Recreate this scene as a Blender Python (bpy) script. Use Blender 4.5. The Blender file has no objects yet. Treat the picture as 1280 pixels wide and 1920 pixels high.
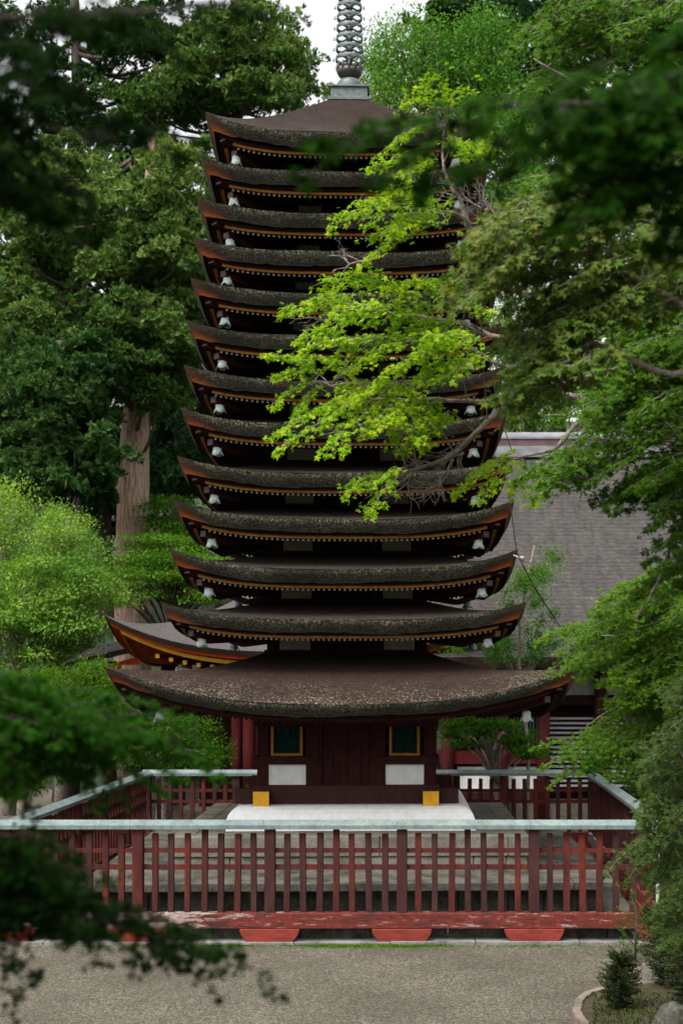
import bpy, math, random
import numpy as np
from mathutils import Vector, Matrix

S = bpy.context.scene
COL = S.collection
rnd = random.Random(7)
rng = np.random.default_rng(7)
R = math.radians

# ------------------------------------------------------------------ camera, world, sun, exposure
CX, CY, CZ = 1.67, -27.0, 4.17           # eye point, metres; pagoda axis stands at the origin
F, VX, VY = 2700.0, 822.0, 1250.0
cam_d = bpy.data.cameras.new('camera')
cam = bpy.data.objects.new('camera', cam_d); COL.objects.link(cam)
cam.location = (CX, CY, CZ); cam.rotation_euler = (R(90), 0, 0)
cam_d.sensor_fit = 'VERTICAL'; cam_d.sensor_height = 36; cam_d.sensor_width = 24
cam_d.lens = 36 * F / 1920
cam_d.shift_x = -(VX - 640) / 1920.0
cam_d.shift_y = (VY - 960) / 1920.0
cam_d.clip_end = 1000; cam_d.clip_start = .05
cam_d.dof.use_dof = True; cam_d.dof.focus_distance = 16.0; cam_d.dof.aperture_fstop = 3.0
S.camera = cam

SUN_EL, SUN_AZ = R(58), R(215)            # azimuth measured from +Y clockwise: behind the camera's left shoulder
w = bpy.data.worlds.new('World'); S.world = w; w.use_nodes = True
nt = w.node_tree; nt.nodes.clear()
sky = nt.nodes.new('ShaderNodeTexSky'); sky.sky_type = 'NISHITA'; sky.sun_disc = False
sky.sun_elevation = SUN_EL; sky.sun_rotation = SUN_AZ; sky.dust_density = 6; sky.air_density = 1.2
hs = nt.nodes.new('ShaderNodeHueSaturation'); hs.inputs['Saturation'].default_value = .10; hs.inputs['Value'].default_value = 1.6
bg = nt.nodes.new('ShaderNodeBackground'); bg.inputs['Strength'].default_value = .15
ow = nt.nodes.new('ShaderNodeOutputWorld')
nt.links.new(sky.outputs[0], hs.inputs['Color']); nt.links.new(hs.outputs[0], bg.inputs['Color']); nt.links.new(bg.outputs[0], ow.inputs[0])
sl = bpy.data.lights.new('sun', 'SUN'); sl.energy = 1.5; sl.angle = R(14); sl.color = (1, .96, .9)
sun = bpy.data.objects.new('sun', sl); COL.objects.link(sun)
sd = Vector((math.sin(SUN_AZ) * math.cos(SUN_EL), math.cos(SUN_AZ) * math.cos(SUN_EL), math.sin(SUN_EL)))
sun.rotation_euler = sd.to_track_quat('Z', 'Y').to_euler(); sun.location = sd * 60
S.view_settings.view_transform = 'Standard'; S.view_settings.look = 'None'
S.view_settings.exposure = 0.6; S.view_settings.gamma = 1.0
S.cycles.max_bounces = 6; S.cycles.diffuse_bounces = 3; S.cycles.transmission_bounces = 3; S.cycles.glossy_bounces = 2
S.cycles.transparent_max_bounces = 4

def P(px, py, d):
    """point at distance d from the eye plane seen at photograph pixel (px, py)"""
    return Vector((CX + (px - VX) / F * d, CY + d, CZ - (py - VY) / F * d))

# ------------------------------------------------------------------ materials
class NM:
    def __init__(s, name, rough=.8, spec=.3):
        s.m = bpy.data.materials.new(name); s.m.use_nodes = True
        s.t = s.m.node_tree; s.b = s.t.nodes['Principled BSDF']; s.out = s.t.nodes['Material Output']
        s.b.inputs['Roughness'].default_value = rough
        s.b.inputs['Specular IOR Level'].default_value = spec
        s.tc = s.t.nodes.new('ShaderNodeTexCoord')
    def n(s, typ, **kw):
        x = s.t.nodes.new(typ)
        for k, v in kw.items(): setattr(x, k, v)
        return x
    def l(s, a, b): s.t.links.new(a, b)
    def map(s, src='Object', scale=(1, 1, 1)):
        mp = s.n('ShaderNodeMapping'); mp.inputs['Scale'].default_value = scale
        s.l(s.tc.outputs[src], mp.inputs['Vector']); return mp.outputs[0]
    def noise(s, vec, scale, detail=5, rough=.6, dist=0):
        x = s.n('ShaderNodeTexNoise'); x.inputs['Scale'].default_value = scale
        x.inputs['Detail'].default_value = detail; x.inputs['Roughness'].default_value = rough
        x.inputs['Distortion'].default_value = dist
        s.l(vec, x.inputs['Vector']); return x.outputs['Fac']
    def ramp(s, fac, stops, interp='LINEAR'):
        x = s.n('ShaderNodeValToRGB'); x.color_ramp.interpolation = interp
        e = x.color_ramp.elements
        while len(e) < len(stops): e.new(.5)
        for i, (p, c) in enumerate(stops):
            e[i].position = p
            e[i].color = (c[0], c[1], c[2], 1) if not isinstance(c, (int, float)) else (c, c, c, 1)
        s.l(fac, x.inputs[0]); return x.outputs[0]
    def mix(s, fac, a, b, mode='MIX'):
        x = s.n('ShaderNodeMix', data_type='RGBA', blend_type=mode)
        for sock, v in ((x.inputs[0], fac), (x.inputs[6], a), (x.inputs[7], b)):
            if isinstance(v, (int, float)): sock.default_value = v
            elif isinstance(v, tuple): sock.default_value = (*v, 1)
            else: s.l(v, sock)
        return x.outputs[2]
    def math(s, op, a, b=0, clamp=False):
        x = s.n('ShaderNodeMath', operation=op); x.use_clamp = clamp
        for sock, v in ((x.inputs[0], a), (x.inputs[1], b)):
            if isinstance(v, (int, float)): sock.default_value = v
            else: s.l(v, sock)
        return x.outputs[0]
    def col(s, c):
        if isinstance(c, tuple): s.b.inputs['Base Color'].default_value = (*c, 1)
        else: s.l(c, s.b.inputs['Base Color'])
        return s
    def bump(s, h, strength=.5, dist=.02):
        x = s.n('ShaderNodeBump'); x.inputs['Strength'].default_value = strength; x.inputs['Distance'].default_value = dist
        s.l(h, x.inputs['Height']); s.l(x.outputs[0], s.b.inputs['Normal']); return s

def plain_noise(name, c1, c2, scale=6, stretch=(1, 1, 1), rough=.8, bump=.3, bd=.01, lo=.35, hi=.65, spec=.3, detail=6):
    k = NM(name, rough, spec); v = k.map('Object', stretch); f = k.noise(v, scale, detail)
    k.col(k.ramp(f, [(lo, c1), (hi, c2)]))
    k.bump(f, bump, bd); return k.m

def leaf_mat(name, ca, cb, cc, trans=.4, gloss=.07, noise_scale=1.2, rough=.7):
    k = NM(name, rough, gloss)
    at = k.n('ShaderNodeAttribute', attribute_name='tint')
    f = k.noise(k.map('Object'), noise_scale, 3)
    tot = k.math('ADD', k.math('MULTIPLY', at.outputs['Fac'], .65), k.math('MULTIPLY', f, .45), True)
    c = k.ramp(tot, [(.12, ca), (.5, cb), (.88, cc)])
    k.col(c)
    tr = k.n('ShaderNodeBsdfTranslucent'); k.l(k.mix(1.0, c, (1.0, 1.15, .45), 'MULTIPLY'), tr.inputs[0])
    mx = k.n('ShaderNodeMixShader'); mx.inputs[0].default_value = trans
    k.l(k.b.outputs[0], mx.inputs[1]); k.l(tr.outputs[0], mx.inputs[2]); k.l(mx.outputs[0], k.out.inputs[0])
    return k.m

def mat_roof_top(name='cypress bark thatch', vs_=34, base=((.016, .009, .007), (.038, .021, .017)), lichen=.5, lo=.55):
    k = NM(name, .95, .08); v = k.map('Object')
    f = k.noise(v, 42, 6); g = k.noise(v, 3, 3)
    c = k.ramp(k.math('ADD', k.math('MULTIPLY', f, .7), k.math('MULTIPLY', g, .3)), [(.38, base[0]), (.62, base[1])])
    fine = k.noise(k.map('Object', (1, 1, 1)), 190, 2)
    c = k.mix(k.ramp(fine, [(.55, 0.0), (.75, .5)]), c, (.085, .068, .055))
    uv = k.n('ShaderNodeUVMap', uv_map='UVMap'); sp = k.n('ShaderNodeSeparateXYZ'); k.l(uv.outputs[0], sp.inputs[0])
    edge = k.ramp(sp.outputs['Y'], [(lo, 0.0), (lo + .12, .35), (1, 1.0)])
    vor = k.n('ShaderNodeTexVoronoi'); vor.inputs['Scale'].default_value = vs_; k.l(k.map('Object'), vor.inputs['Vector'])
    spots = k.ramp(vor.outputs['Distance'], [(.12, 1.0), (.30, 0.0)])
    patch = k.ramp(k.noise(v, 22, 8, .75), [(.50, 0.0), (.66, 1.0)])
    bigp = k.ramp(k.noise(v, 1.1, 4, .6), [(.36, .3), (.62, 1.0)])
    lf = k.math('MULTIPLY', k.math('MULTIPLY', k.math('ADD', k.math('MULTIPLY', spots, .7), k.math('MULTIPLY', patch, .55), True), k.math('MULTIPLY', edge, lichen)), bigp)
    lc = k.ramp(k.noise(v, 40, 3), [(.35, (.10, .10, .05)), (.6, (.40, .39, .30))])
    k.col(k.mix(lf, c, lc)); k.bump(f, .8, .03); return k.m

def mat_roof_edge():
    k = NM('layered bark edge', .9, .15)
    uv = k.n('ShaderNodeUVMap', uv_map='UVMap'); sp = k.n('ShaderNodeSeparateXYZ'); k.l(uv.outputs[0], sp.inputs[0])
    au = k.math('ABSOLUTE', k.math('SUBTRACT', k.math('MULTIPLY', sp.outputs['X'], 2), 1))
    v = k.map('Object', (1, 1, 9)); f = k.noise(v, 9, 6, .7); v1 = k.map('Object'); g = k.noise(v1, 26, 8, .75)
    c = k.ramp(f, [(.35, (.009, .008, .006)), (.65, (.038, .036, .027))])
    wv = k.n('ShaderNodeTexWave', wave_type='BANDS', bands_direction='Y'); wv.inputs['Scale'].default_value = 1.9; wv.inputs['Distortion'].default_value = .8; wv.inputs['Detail'].default_value = 3; k.l(uv.outputs[0], wv.inputs['Vector'])
    c = k.mix(k.ramp(wv.outputs['Fac'], [(0, .6), (.4, 0.0)]), c, (.004, .0035, .003))
    moss = k.ramp(g, [(.46, 0.0), (.60, 1.0)])
    top = k.ramp(sp.outputs['Y'], [(0, 1.0), (.18, .95), (.35, .5), (.75, .25), (1, .1)])
    lc = k.ramp(k.noise(v1, 45, 4), [(.38, (.06, .065, .025)), (.62, (.40, .38, .26))])
    away = k.ramp(au, [(.80, 1.0), (.93, .25)])
    big = k.ramp(k.noise(v1, 1.3, 4, .6), [(.36, .25), (.62, 1.0)])
    c = k.mix(k.math('MULTIPLY', k.math('MULTIPLY', k.math('MULTIPLY', moss, top), away), big), c, lc)
    # bark near the corners is sheltered and keeps its raw orange brown
    rawm = k.math('MULTIPLY', k.ramp(k.math('ADD', au, k.math('MULTIPLY', k.math('SUBTRACT', sp.outputs['Y'], .5), .10)), [(.85, 0.0), (.98, 1.0)]), k.ramp(f, [(.3, .3), (.6, 1.0)]))
    raw = k.ramp(sp.outputs['Y'], [(.1, (.030, .018, .014)), (.6, (.12, .040, .018)), (1, (.36, .085, .018))])
    c = k.mix(rawm, c, raw)
    k.col(c); k.bump(f, .8, .02); return k.m

def wood(name, c1, c2, c3=None, scale=3, stretch=(6, 6, .8), rough=.75, spec=.12):
    k = NM(name, rough, spec); v = k.map('Object', stretch); f = k.noise(v, scale, 6, .65)
    c = k.ramp(f, [(.35, c1), (.65, c2)])
    if c3: c = k.mix(k.ramp(k.noise(k.map('Object', (1, 1, .5)), 2.3, 5, .7), [(.5, 0.0), (.64, .85)]), c, c3)
    k.col(c); k.bump(f, .3, .004); return k.m

M = {}
M['thatch'] = mat_roof_top(base=((.013, .008, .0065), (.036, .025, .021)))
M['thatch1'] = mat_roof_top('lower roof thatch', vs_=17, base=((.013, .007, .0055), (.034, .019, .015)), lichen=1.0, lo=.60)
M['edge'] = mat_roof_edge()
M['greyroof'] = plain_noise('grey bark roof', (.040, .034, .033), (.085, .074, .071), 9, (1, 1, 8), .9, .5, .02)
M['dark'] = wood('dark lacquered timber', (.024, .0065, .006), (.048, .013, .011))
M['darkest'] = wood('timber with painted shade', (.010, .0035, .003), (.018, .006, .005))  # darker copy of the lacquered timber, shade under the eaves put into its colour
M['sill'] = wood('brown sill timber', (.036, .014, .013), (.054, .022, .020))
M['hipend'] = plain_noise('faded purple grey paint', (.07, .05, .052), (.14, .11, .112), 14, rough=.8, bump=.1)
M['yellow'] = plain_noise('ochre paint', (.28, .11, .008), (.42, .18, .012), 7, rough=.6, bump=.1)
M['ochre_dull'] = plain_noise('weathered ochre paint', (.24, .085, .008), (.40, .16, .014), 12, rough=.6, bump=.1)
k = NM('white plaster', .85, .2); f = k.noise(k.map('Object', (3, 3, .8)), 3, 6, .7); g = k.noise(k.map('Object'), 1.1, 6, .7)
k.col(k.mix(k.ramp(g, [(.55, 0.0), (.72, .35)]), k.ramp(f, [(.3, (.74, .74, .71)), (.6, (.87, .87, .85))]), (.50, .49, .44))).bump(f, .15, .01); M['white'] = k.m
M['dullwhite'] = plain_noise('aged plaster', (.22, .24, .18), (.32, .33, .26), 8, rough=.8, bump=.15)
M['chalk'] = plain_noise('chalk white paint', (.22, .20, .20), (.40, .38, .38), 30, rough=.8, bump=.1)
M['green'] = plain_noise('dark green paint', (.004, .035, .030), (.008, .06, .05), 9, rough=.5, bump=.1)
M['black'] = plain_noise('black opening', (.006, .006, .006), (.01, .01, .009), 5)
M['fence'] = wood('weathered vermilion timber', (.040, .012, .011), (.074, .019, .016), (.120, .022, .013))
M['fence2'] = wood('brown vermilion timber', (.030, .012, .012), (.052, .019, .018), (.055, .024, .022))
M['crimson'] = wood('crimson column paint', (.085, .013, .014), (.13, .019, .021))
M['bellm'] = plain_noise('pale verdigris bronze', (.38, .48, .44), (.56, .63, .59), 14, rough=.6, bump=.2)
M['bronze'] = plain_noise('grey green bronze', (.030, .042, .039), (.11, .14, .125), 9, (1, 1, 3), rough=.5, bump=.2, spec=.5)
M['bronzed'] = plain_noise('dark bronze', (.03, .028, .025), (.07, .062, .055), 9, rough=.5, bump=.2, spec=.5)
M['vermil'] = wood('fresh vermilion paint', (.30, .032, .008), (.46, .075, .014))
M['yel2'] = plain_noise('bright ochre paint', (.62, .29, .012), (.78, .40, .02), 7, rough=.6, bump=.1)
M['grey'] = plain_noise('grey metal ridge', (.10, .10, .105), (.19, .19, .20), 4, (.5, 1, 1), rough=.6, bump=.1)
M['mauve'] = plain_noise('mauve ridge boards', (.06, .034, .036), (.10, .06, .063), 4, (.5, 1, 1), rough=.8, bump=.1)

k = NM('green grey copper', .45, .5); f = k.noise(k.map('Object', (1, 1, 1)), 3, 6, .7); g = k.noise(k.map('Object', (14, 14, 1)), 2, 4)
c = k.ramp(f, [(.35, (.09, .125, .12)), (.65, (.18, .225, .215))])
c = k.mix(k.ramp(g, [(.45, 0.0), (.7, .7)]), c, (.065, .085, .075)); k.col(c).bump(f, .1, .004); M['copper'] = k.m

k = NM('peeling red paint', .7, .25); v = k.map('Object', (.7, 1, 5)); f = k.noise(v, 4, 8, .7, .6); g = k.noise(k.map('Object'), 14, 5, .7)
c = k.ramp(g, [(.3, (.075, .013, .010)), (.7, (.16, .024, .015))])
sx_ = k.n('ShaderNodeSeparateXYZ'); k.l(k.tc.outputs['Object'], sx_.inputs[0])
bias = k.math('SUBTRACT', k.math('MULTIPLY', k.math('MULTIPLY', k.math('ADD', sx_.outputs['X'], 1.1), -.7, True), .15), .012); fb = k.math('ADD', f, bias)
c = k.mix(k.ramp(fb, [(.57, 0.0), (.63, 1.0)]), c, k.ramp(g, [(.35, (.17, .12, .11)), (.65, (.34, .28, .26))]))
c = k.mix(k.ramp(f, [(.41, 1.0), (.47, 0.0)]), c, (.035, .016, .015)); k.col(c).bump(f, .4, .006); M['peel'] = k.m
M['redpaint'] = plain_noise('red painted foot', (.13, .017, .011), (.22, .030, .018), 5, (1, 1, 3), rough=.7, bump=.2)

def stone(name, c1, c2, c3, sx=.9, sz=.35, joint=(.05, .05, .045), bs=.5):
    k = NM(name, .85, .3); v = k.map('Object'); f = k.noise(v, 28, 8, .7); g = k.noise(v, 2.2, 5, .65)
    c = k.mix(k.ramp(g, [(.42, 0.0), (.62, 1.0)]), k.ramp(f, [(.3, c1), (.7, c2)]), k.ramp(f, [(.3, c3), (.7, c1)]))
    k.col(c).bump(k.math('ADD', f, k.math('MULTIPLY', g, .5)), .6, .015); return k.m
M['stone'] = stone('granite block', (.10, .09, .072), (.20, .18, .148), (.07, .064, .048))
M['slab'] = stone('lichen stone slab', (.035, .031, .023), (.15, .138, .112), (.018, .018, .012))
M['wet'] = stone('dark damp stone', (.035, .037, .030), (.13, .13, .115), (.014, .016, .012))
M['kerb'] = stone('pale kerb stone', (.13, .13, .12), (.24, .235, .22), (.04, .045, .03))
M['brick'] = stone('pale brick', (.13, .10, .08), (.23, .18, .15), (.08, .065, .05))
M['soil'] = plain_noise('mossy soil', (.025, .017, .009), (.05, .045, .014), 8, bump=.8, bd=.03)
M['bark'] = plain_noise('cedar bark', (.17, .10, .07), (.50, .36, .27), 5, (5, 5, .35), .9, .9, .04)
M['barkd'] = plain_noise('dark bark', (.03, .024, .018), (.08, .065, .05), 7, (3, 3, .8), .9, .7, .02)
M['barkdd'] = plain_noise('upper bark with painted shade', (.012, .010, .008), (.04, .033, .026), 7, (3, 3, .8), .9, .7, .02)  # darker copy of the dark bark, foliage shade put into its colour
M['maplebark'] = plain_noise('grey maple bark', (.09, .07, .055), (.26, .22, .18), 22, (1, 1, 1), .85, .6, .01)
M['twig'] = plain_noise('bare twig', (.12, .095, .085), (.24, .20, .18), 20, bump=.1)

k = NM('gravel', .95, .2); v = k.map('Object')
vor = k.n('ShaderNodeTexVoronoi'); vor.inputs['Scale'].default_value = 42; k.l(k.map('Object', (1, 1, 1)), vor.inputs['Vector'])
sepc = k.n('ShaderNodeSeparateColor'); k.l(vor.outputs['Color'], sepc.inputs[0])
g = k.noise(v, .55, 8, .68); h = k.noise(v, 60, 4, .7)
st = k.ramp(k.math('ADD', k.math('MULTIPLY', sepc.outputs[0], .6), k.math('MULTIPLY', h, .4)), [(.2, (.055, .048, .034)), (.55, (.120, .108, .080)), (.9, (.26, .235, .185))])
c = k.mix(k.ramp(g, [(.36, .6), (.60, 0.0)]), st, (.055, .048, .032))
k.col(c); k.bump(k.math('SUBTRACT', h, vor.outputs['Distance']), 1.0, .02); M['gravel'] = k.m
M['moss'] = plain_noise('moss', (.03, .05, .01), (.10, .15, .025), 30, bump=1, bd=.03)
M['forest_floor'] = plain_noise('hill undergrowth', (.010, .018, .006), (.028, .05, .014), 3, bump=1, bd=.2)
M['pave'] = stone('court paving', (.07, .066, .055), (.15, .14, .12), (.05, .05, .038))

M['lf_bright'] = leaf_mat('maple leaf with painted sun', (0.05, 0.13, 0.004), (0.15, 0.3, 0.006), (0.4, 0.46, 0.018), 0.42, noise_scale=1.6)  # sunlit brightness put into the leaf colour
M['lf_mid'] = leaf_mat('mid maple leaf', (0.02, 0.058, 0.004), (0.042, 0.105, 0.006), (0.08, 0.16, 0.01), 0.38)
M['lf_soft'] = leaf_mat('soft maple leaf', (0.04, 0.072, 0.012), (0.065, 0.12, 0.016), (0.14, 0.14, 0.024), 0.35)
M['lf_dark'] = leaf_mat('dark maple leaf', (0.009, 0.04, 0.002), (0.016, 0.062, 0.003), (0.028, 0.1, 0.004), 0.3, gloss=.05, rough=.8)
M['lf_near'] = leaf_mat('near leaf with painted shade', (0.006, 0.024, 0.001), (0.01, 0.04, 0.0015), (0.018, 0.062, 0.002), 0.25, gloss=.04, rough=.8)  # shade of the trees overhead put into the leaf colour
M['lf_black'] = leaf_mat('very dark near leaf', (0.003, 0.01, 0.0015), (0.005, 0.017, 0.002), (0.008, 0.03, 0.003), 0.15, gloss=.02, rough=.9)  # deep shade on the left foreground leaves put into this near black
M['lf_cedar'] = leaf_mat('cedar foliage', (0.012, 0.038, 0.01), (0.06, 0.125, 0.026), (0.17, 0.24, 0.055), 0.2, noise_scale=.5)
M['lf_cedard'] = leaf_mat('deep cedar foliage', (0.008, 0.026, 0.009), (0.022, 0.062, 0.016), (0.06, 0.12, 0.028), 0.2, noise_scale=.5)
M['lf_lime'] = leaf_mat('fresh lime foliage', (0.025, 0.07, 0.01), (0.09, 0.19, 0.025), (0.24, 0.36, 0.06), 0.4, noise_scale=.6)
M['lf_fresh'] = leaf_mat('fresh green foliage', (0.02, 0.07, 0.01), (0.065, 0.165, 0.022), (0.15, 0.28, 0.045), 0.4, noise_scale=.6)
M['lf_layer'] = leaf_mat('layered maple foliage', (0.016, 0.055, 0.005), (0.06, 0.155, 0.01), (0.16, 0.27, 0.018), 0.4, noise_scale=.7)
M['lf_rust'] = leaf_mat('rusty foliage', (.10, .03, .015), (.15, .045, .02), (.20, .08, .03), .2)
M['lf_shrub'] = leaf_mat('dim shrub foliage', (0.008, 0.018, 0.005), (0.02, 0.038, 0.009), (0.055, 0.085, 0.016), 0.25, noise_scale=3)

# ------------------------------------------------------------------ objects and tags
def tag(o, label=None, cat=None, group=None, kind=None):
    if label: o['label'] = label
    if cat: o['category'] = cat
    if group: o['group'] = group
    if kind: o['kind'] = kind
    return o
def empty(name, loc=(0, 0, 0), rz=0):
    o = bpy.data.objects.new(name, None); COL.objects.link(o); o.location = loc; o.rotation_euler.z = rz
    o.empty_display_size = .3; return o

class MB:
    def __init__(s): s.v = []; s.f = []; s.mi = []; s.uv = []; s.sm = []
    def add(s, vs, fs, mi=0, uvs=None, smooth=False):
        o = len(s.v); s.v += [tuple(x) for x in vs]
        for i, f in enumerate(fs):
            s.f.append([a + o for a in f]); s.mi.append(mi); s.sm.append(smooth)
            s.uv.append([uvs[a] for a in f] if uvs else [(0, 0)] * len(f))
        return s
    def box(s, x0, x1, y0, y1, z0, z1, mi=0, mat=None):
        vs = [Vector((x, y, z)) for z in (z0, z1) for y in (y0, y1) for x in (x0, x1)]
        if mat is not None: vs = [mat @ v for v in vs]
        return s.add(vs, [(0, 2, 3, 1), (4, 5, 7, 6), (0, 1, 5, 4), (2, 6, 7, 3), (0, 4, 6, 2), (1, 3, 7, 5)], mi)
    def tube(s, pts, rad, seg=8, mi=0, cap=True, wob=0):
        pts = [Vector(p) for p in pts]; n = len(pts); vs = []
        if not hasattr(rad, '__len__'): rad = [rad] * n
        up = Vector((0, 0, 1))
        for i, p in enumerate(pts):
            d = (pts[min(i + 1, n - 1)] - pts[max(i - 1, 0)])
            if d.length < 1e-9: d = Vector((0, 0, 1))
            d.normalize()
            a = d.cross(up if abs(d.z) < .95 else Vector((1, 0, 0))).normalized(); b = d.cross(a)
            for j in range(seg):
                t = 2 * math.pi * j / seg; r = rad[i] * (1 + wob * math.sin(3 * t + 1.3 * i) * .5 + wob * .4 * math.sin(7 * t))
                vs.append(p + a * (math.cos(t) * r) + b * (math.sin(t) * r))
        fs = [(i * seg + j, i * seg + (j + 1) % seg, (i + 1) * seg + (j + 1) % seg, (i + 1) * seg + j) for i in range(n - 1) for j in range(seg)]
        if cap: fs += [tuple(range(seg))[::-1], tuple(range((n - 1) * seg, n * seg))]
        return s.add(vs, fs, mi, smooth=True)
    def lathe(s, prof, seg=24, c=(0, 0, 0), mi=0, fn=None):
        vs = []
        for i, (r, z) in enumerate(prof):
            for j in range(seg):
                t = 2 * math.pi * j / seg; rr, zz = (r, z) if fn is None else fn(i, t, r, z)
                vs.append((c[0] + math.cos(t) * rr, c[1] + math.sin(t) * rr, c[2] + zz))
        fs = [(i * seg + j, i * seg + (j + 1) % seg, (i + 1) * seg + (j + 1) % seg, (i + 1) * seg + j) for i in range(len(prof) - 1) for j in range(seg)]
        return s.add(vs, fs, mi, smooth=True)
    def prism(s, poly, y0, y1, mi=0):
        """poly in XZ, extruded along Y"""
        n = len(poly); vs = [(x, y0, z) for x, z in poly] + [(x, y1, z) for x, z in poly]
        fs = [tuple(range(n)), tuple(range(2 * n - 1, n - 1, -1))] + [(i, i + n, (i + 1) % n + n, (i + 1) % n) for i in range(n)]
        return s.add(vs, fs, mi)
    def build(s, name, mats, parent=None, loc=None, bevel=0):
        me = bpy.data.meshes.new(name); me.from_pydata(s.v, [], s.f)
        if not isinstance(mats, (list, tuple)): mats = [mats]
        for m in mats: me.materials.append(m)
        me.polygons.foreach_set('material_index', s.mi); me.polygons.foreach_set('use_smooth', s.sm)
        if any(u != (0, 0) for q in s.uv for u in q):
            ul = me.uv_layers.new(name='UVMap'); ul.data.foreach_set('uv', [c for q in s.uv for u in q for c in u])
        me.update()
        o = bpy.data.objects.new(name, me); COL.objects.link(o)
        if parent: o.parent = parent
        if loc: o.location = loc
        if bevel:
            b = o.modifiers.new('b', 'BEVEL'); b.width = bevel; b.segments = 2; b.limit_method = 'ANGLE'
        return o

# leaf shapes: rows of (vertices, quads)
def lobes(angs, lens, hw=.15, droop=.12):
    v, f = [], []
    for a, L in zip(angs, lens):
        c, s_ = math.cos(R(a)), math.sin(R(a)); o = len(v)
        for (x, y, z) in ((0, 0, 0), (.42 * L, hw * L * 1.0, -.02), (L, 0, -droop * L), (.42 * L, -hw * L, -.02)):
            v.append((x * c - y * s_, x * s_ + y * c, z))
        f.append((o, o + 1, o + 2, o + 3))
    return np.array(v), np.array(f)
T_MAPLE = lobes([-108, -54, 0, 54, 108], [.6, .88, 1.05, .88, .6], .19)
T_MAPLE3 = lobes([-62, 0, 62], [.85, 1.05, .85], .30)
T_LEAF = (np.array([(0, 0, 0), (.45, .24, .05), (1, 0, -.12), (.45, -.24, .05)]), np.array([(0, 1, 2, 3)]))
def _tuft():
    v, f = [], []; r2 = np.random.default_rng(3)
    for i in range(46):
        t = 2.4 * i; e = R(-12 + 98 * ((i * .618) % 1)); d = np.array([math.cos(t) * math.cos(e), math.sin(t) * math.cos(e), math.sin(e)])
        a = np.cross(d, r2.normal(size=3)); a /= np.linalg.norm(a) + 1e-9; L = .88 + .2 * r2.random(); o = len(v)
        v += [tuple(d * .15 - a * .02), tuple(d * .7 * L - a * .055), tuple(d * L), tuple(d * .7 * L + a * .055)]
        f.append((o, o + 1, o + 2, o + 3))
    return np.array(v), np.array(f)
T_TUFT = _tuft()
TT_TUFT = np.tile([-.40, .02, .22, .02], 46)  # tips paler as new growth; tuft shading put into the darker bases

class Cloud:
    """collects leaves; builds them into one mesh"""
    def __init__(s): s.p = []; s.d = []; s.n = []; s.s = []; s.t = []
    def add(s, p, d, n, size, tint):
        s.p.append(np.atleast_2d(p)); s.d.append(np.atleast_2d(d)); s.n.append(np.atleast_2d(n))
        s.s.append(np.atleast_1d(size)); s.t.append(np.atleast_1d(tint))
    def build(s, name, mat, tmpl, parent=None, vt=None):
        p, d, n = map(np.concatenate, (s.p, s.d, s.n)); sz = np.concatenate(s.s); ti = np.concatenate(s.t)
        d = d / (np.linalg.norm(d, axis=1, keepdims=True) + 1e-9)
        n = n - d * (n * d).sum(1, keepdims=True); n /= (np.linalg.norm(n, axis=1, keepdims=True) + 1e-9)
        b = np.cross(n, d); tv, tf = tmpl; k_ = len(tv); N = len(p)
        V = (p[:, None, :] + sz[:, None, None] * (tv[None, :, 0:1] * d[:, None, :] + tv[None, :, 1:2] * b[:, None, :] + tv[None, :, 2:3] * n[:, None, :])).reshape(-1, 3)
        Fq = (tf[None] + (np.arange(N) * k_)[:, None, None]).reshape(-1)
        me = bpy.data.meshes.new(name); nf = N * len(tf)
        me.vertices.add(len(V)); me.vertices.foreach_set('co', V.astype(np.float32).ravel())
        me.loops.add(len(Fq)); me.loops.foreach_set('vertex_index', Fq.astype(np.int32))
        me.polygons.add(nf); me.polygons.foreach_set('loop_start', (np.arange(nf) * 4).astype(np.int32)); me.polygons.foreach_set('loop_total', np.full(nf, 4, np.int32))
        a = me.attributes.new('tint', 'FLOAT', 'POINT'); tv_ = np.repeat(ti, k_)
        if vt is not None: tv_ = np.clip(tv_ + np.tile(vt, N), 0, 1)
        a.data.foreach_set('value', tv_.astype(np.float32))
        me.materials.append(mat); me.update(calc_edges=True)
        o = bpy.data.objects.new(name, me); COL.objects.link(o)
        if parent: o.parent = parent
        return o

def rv(n): return rng.normal(size=(n, 3))

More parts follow.
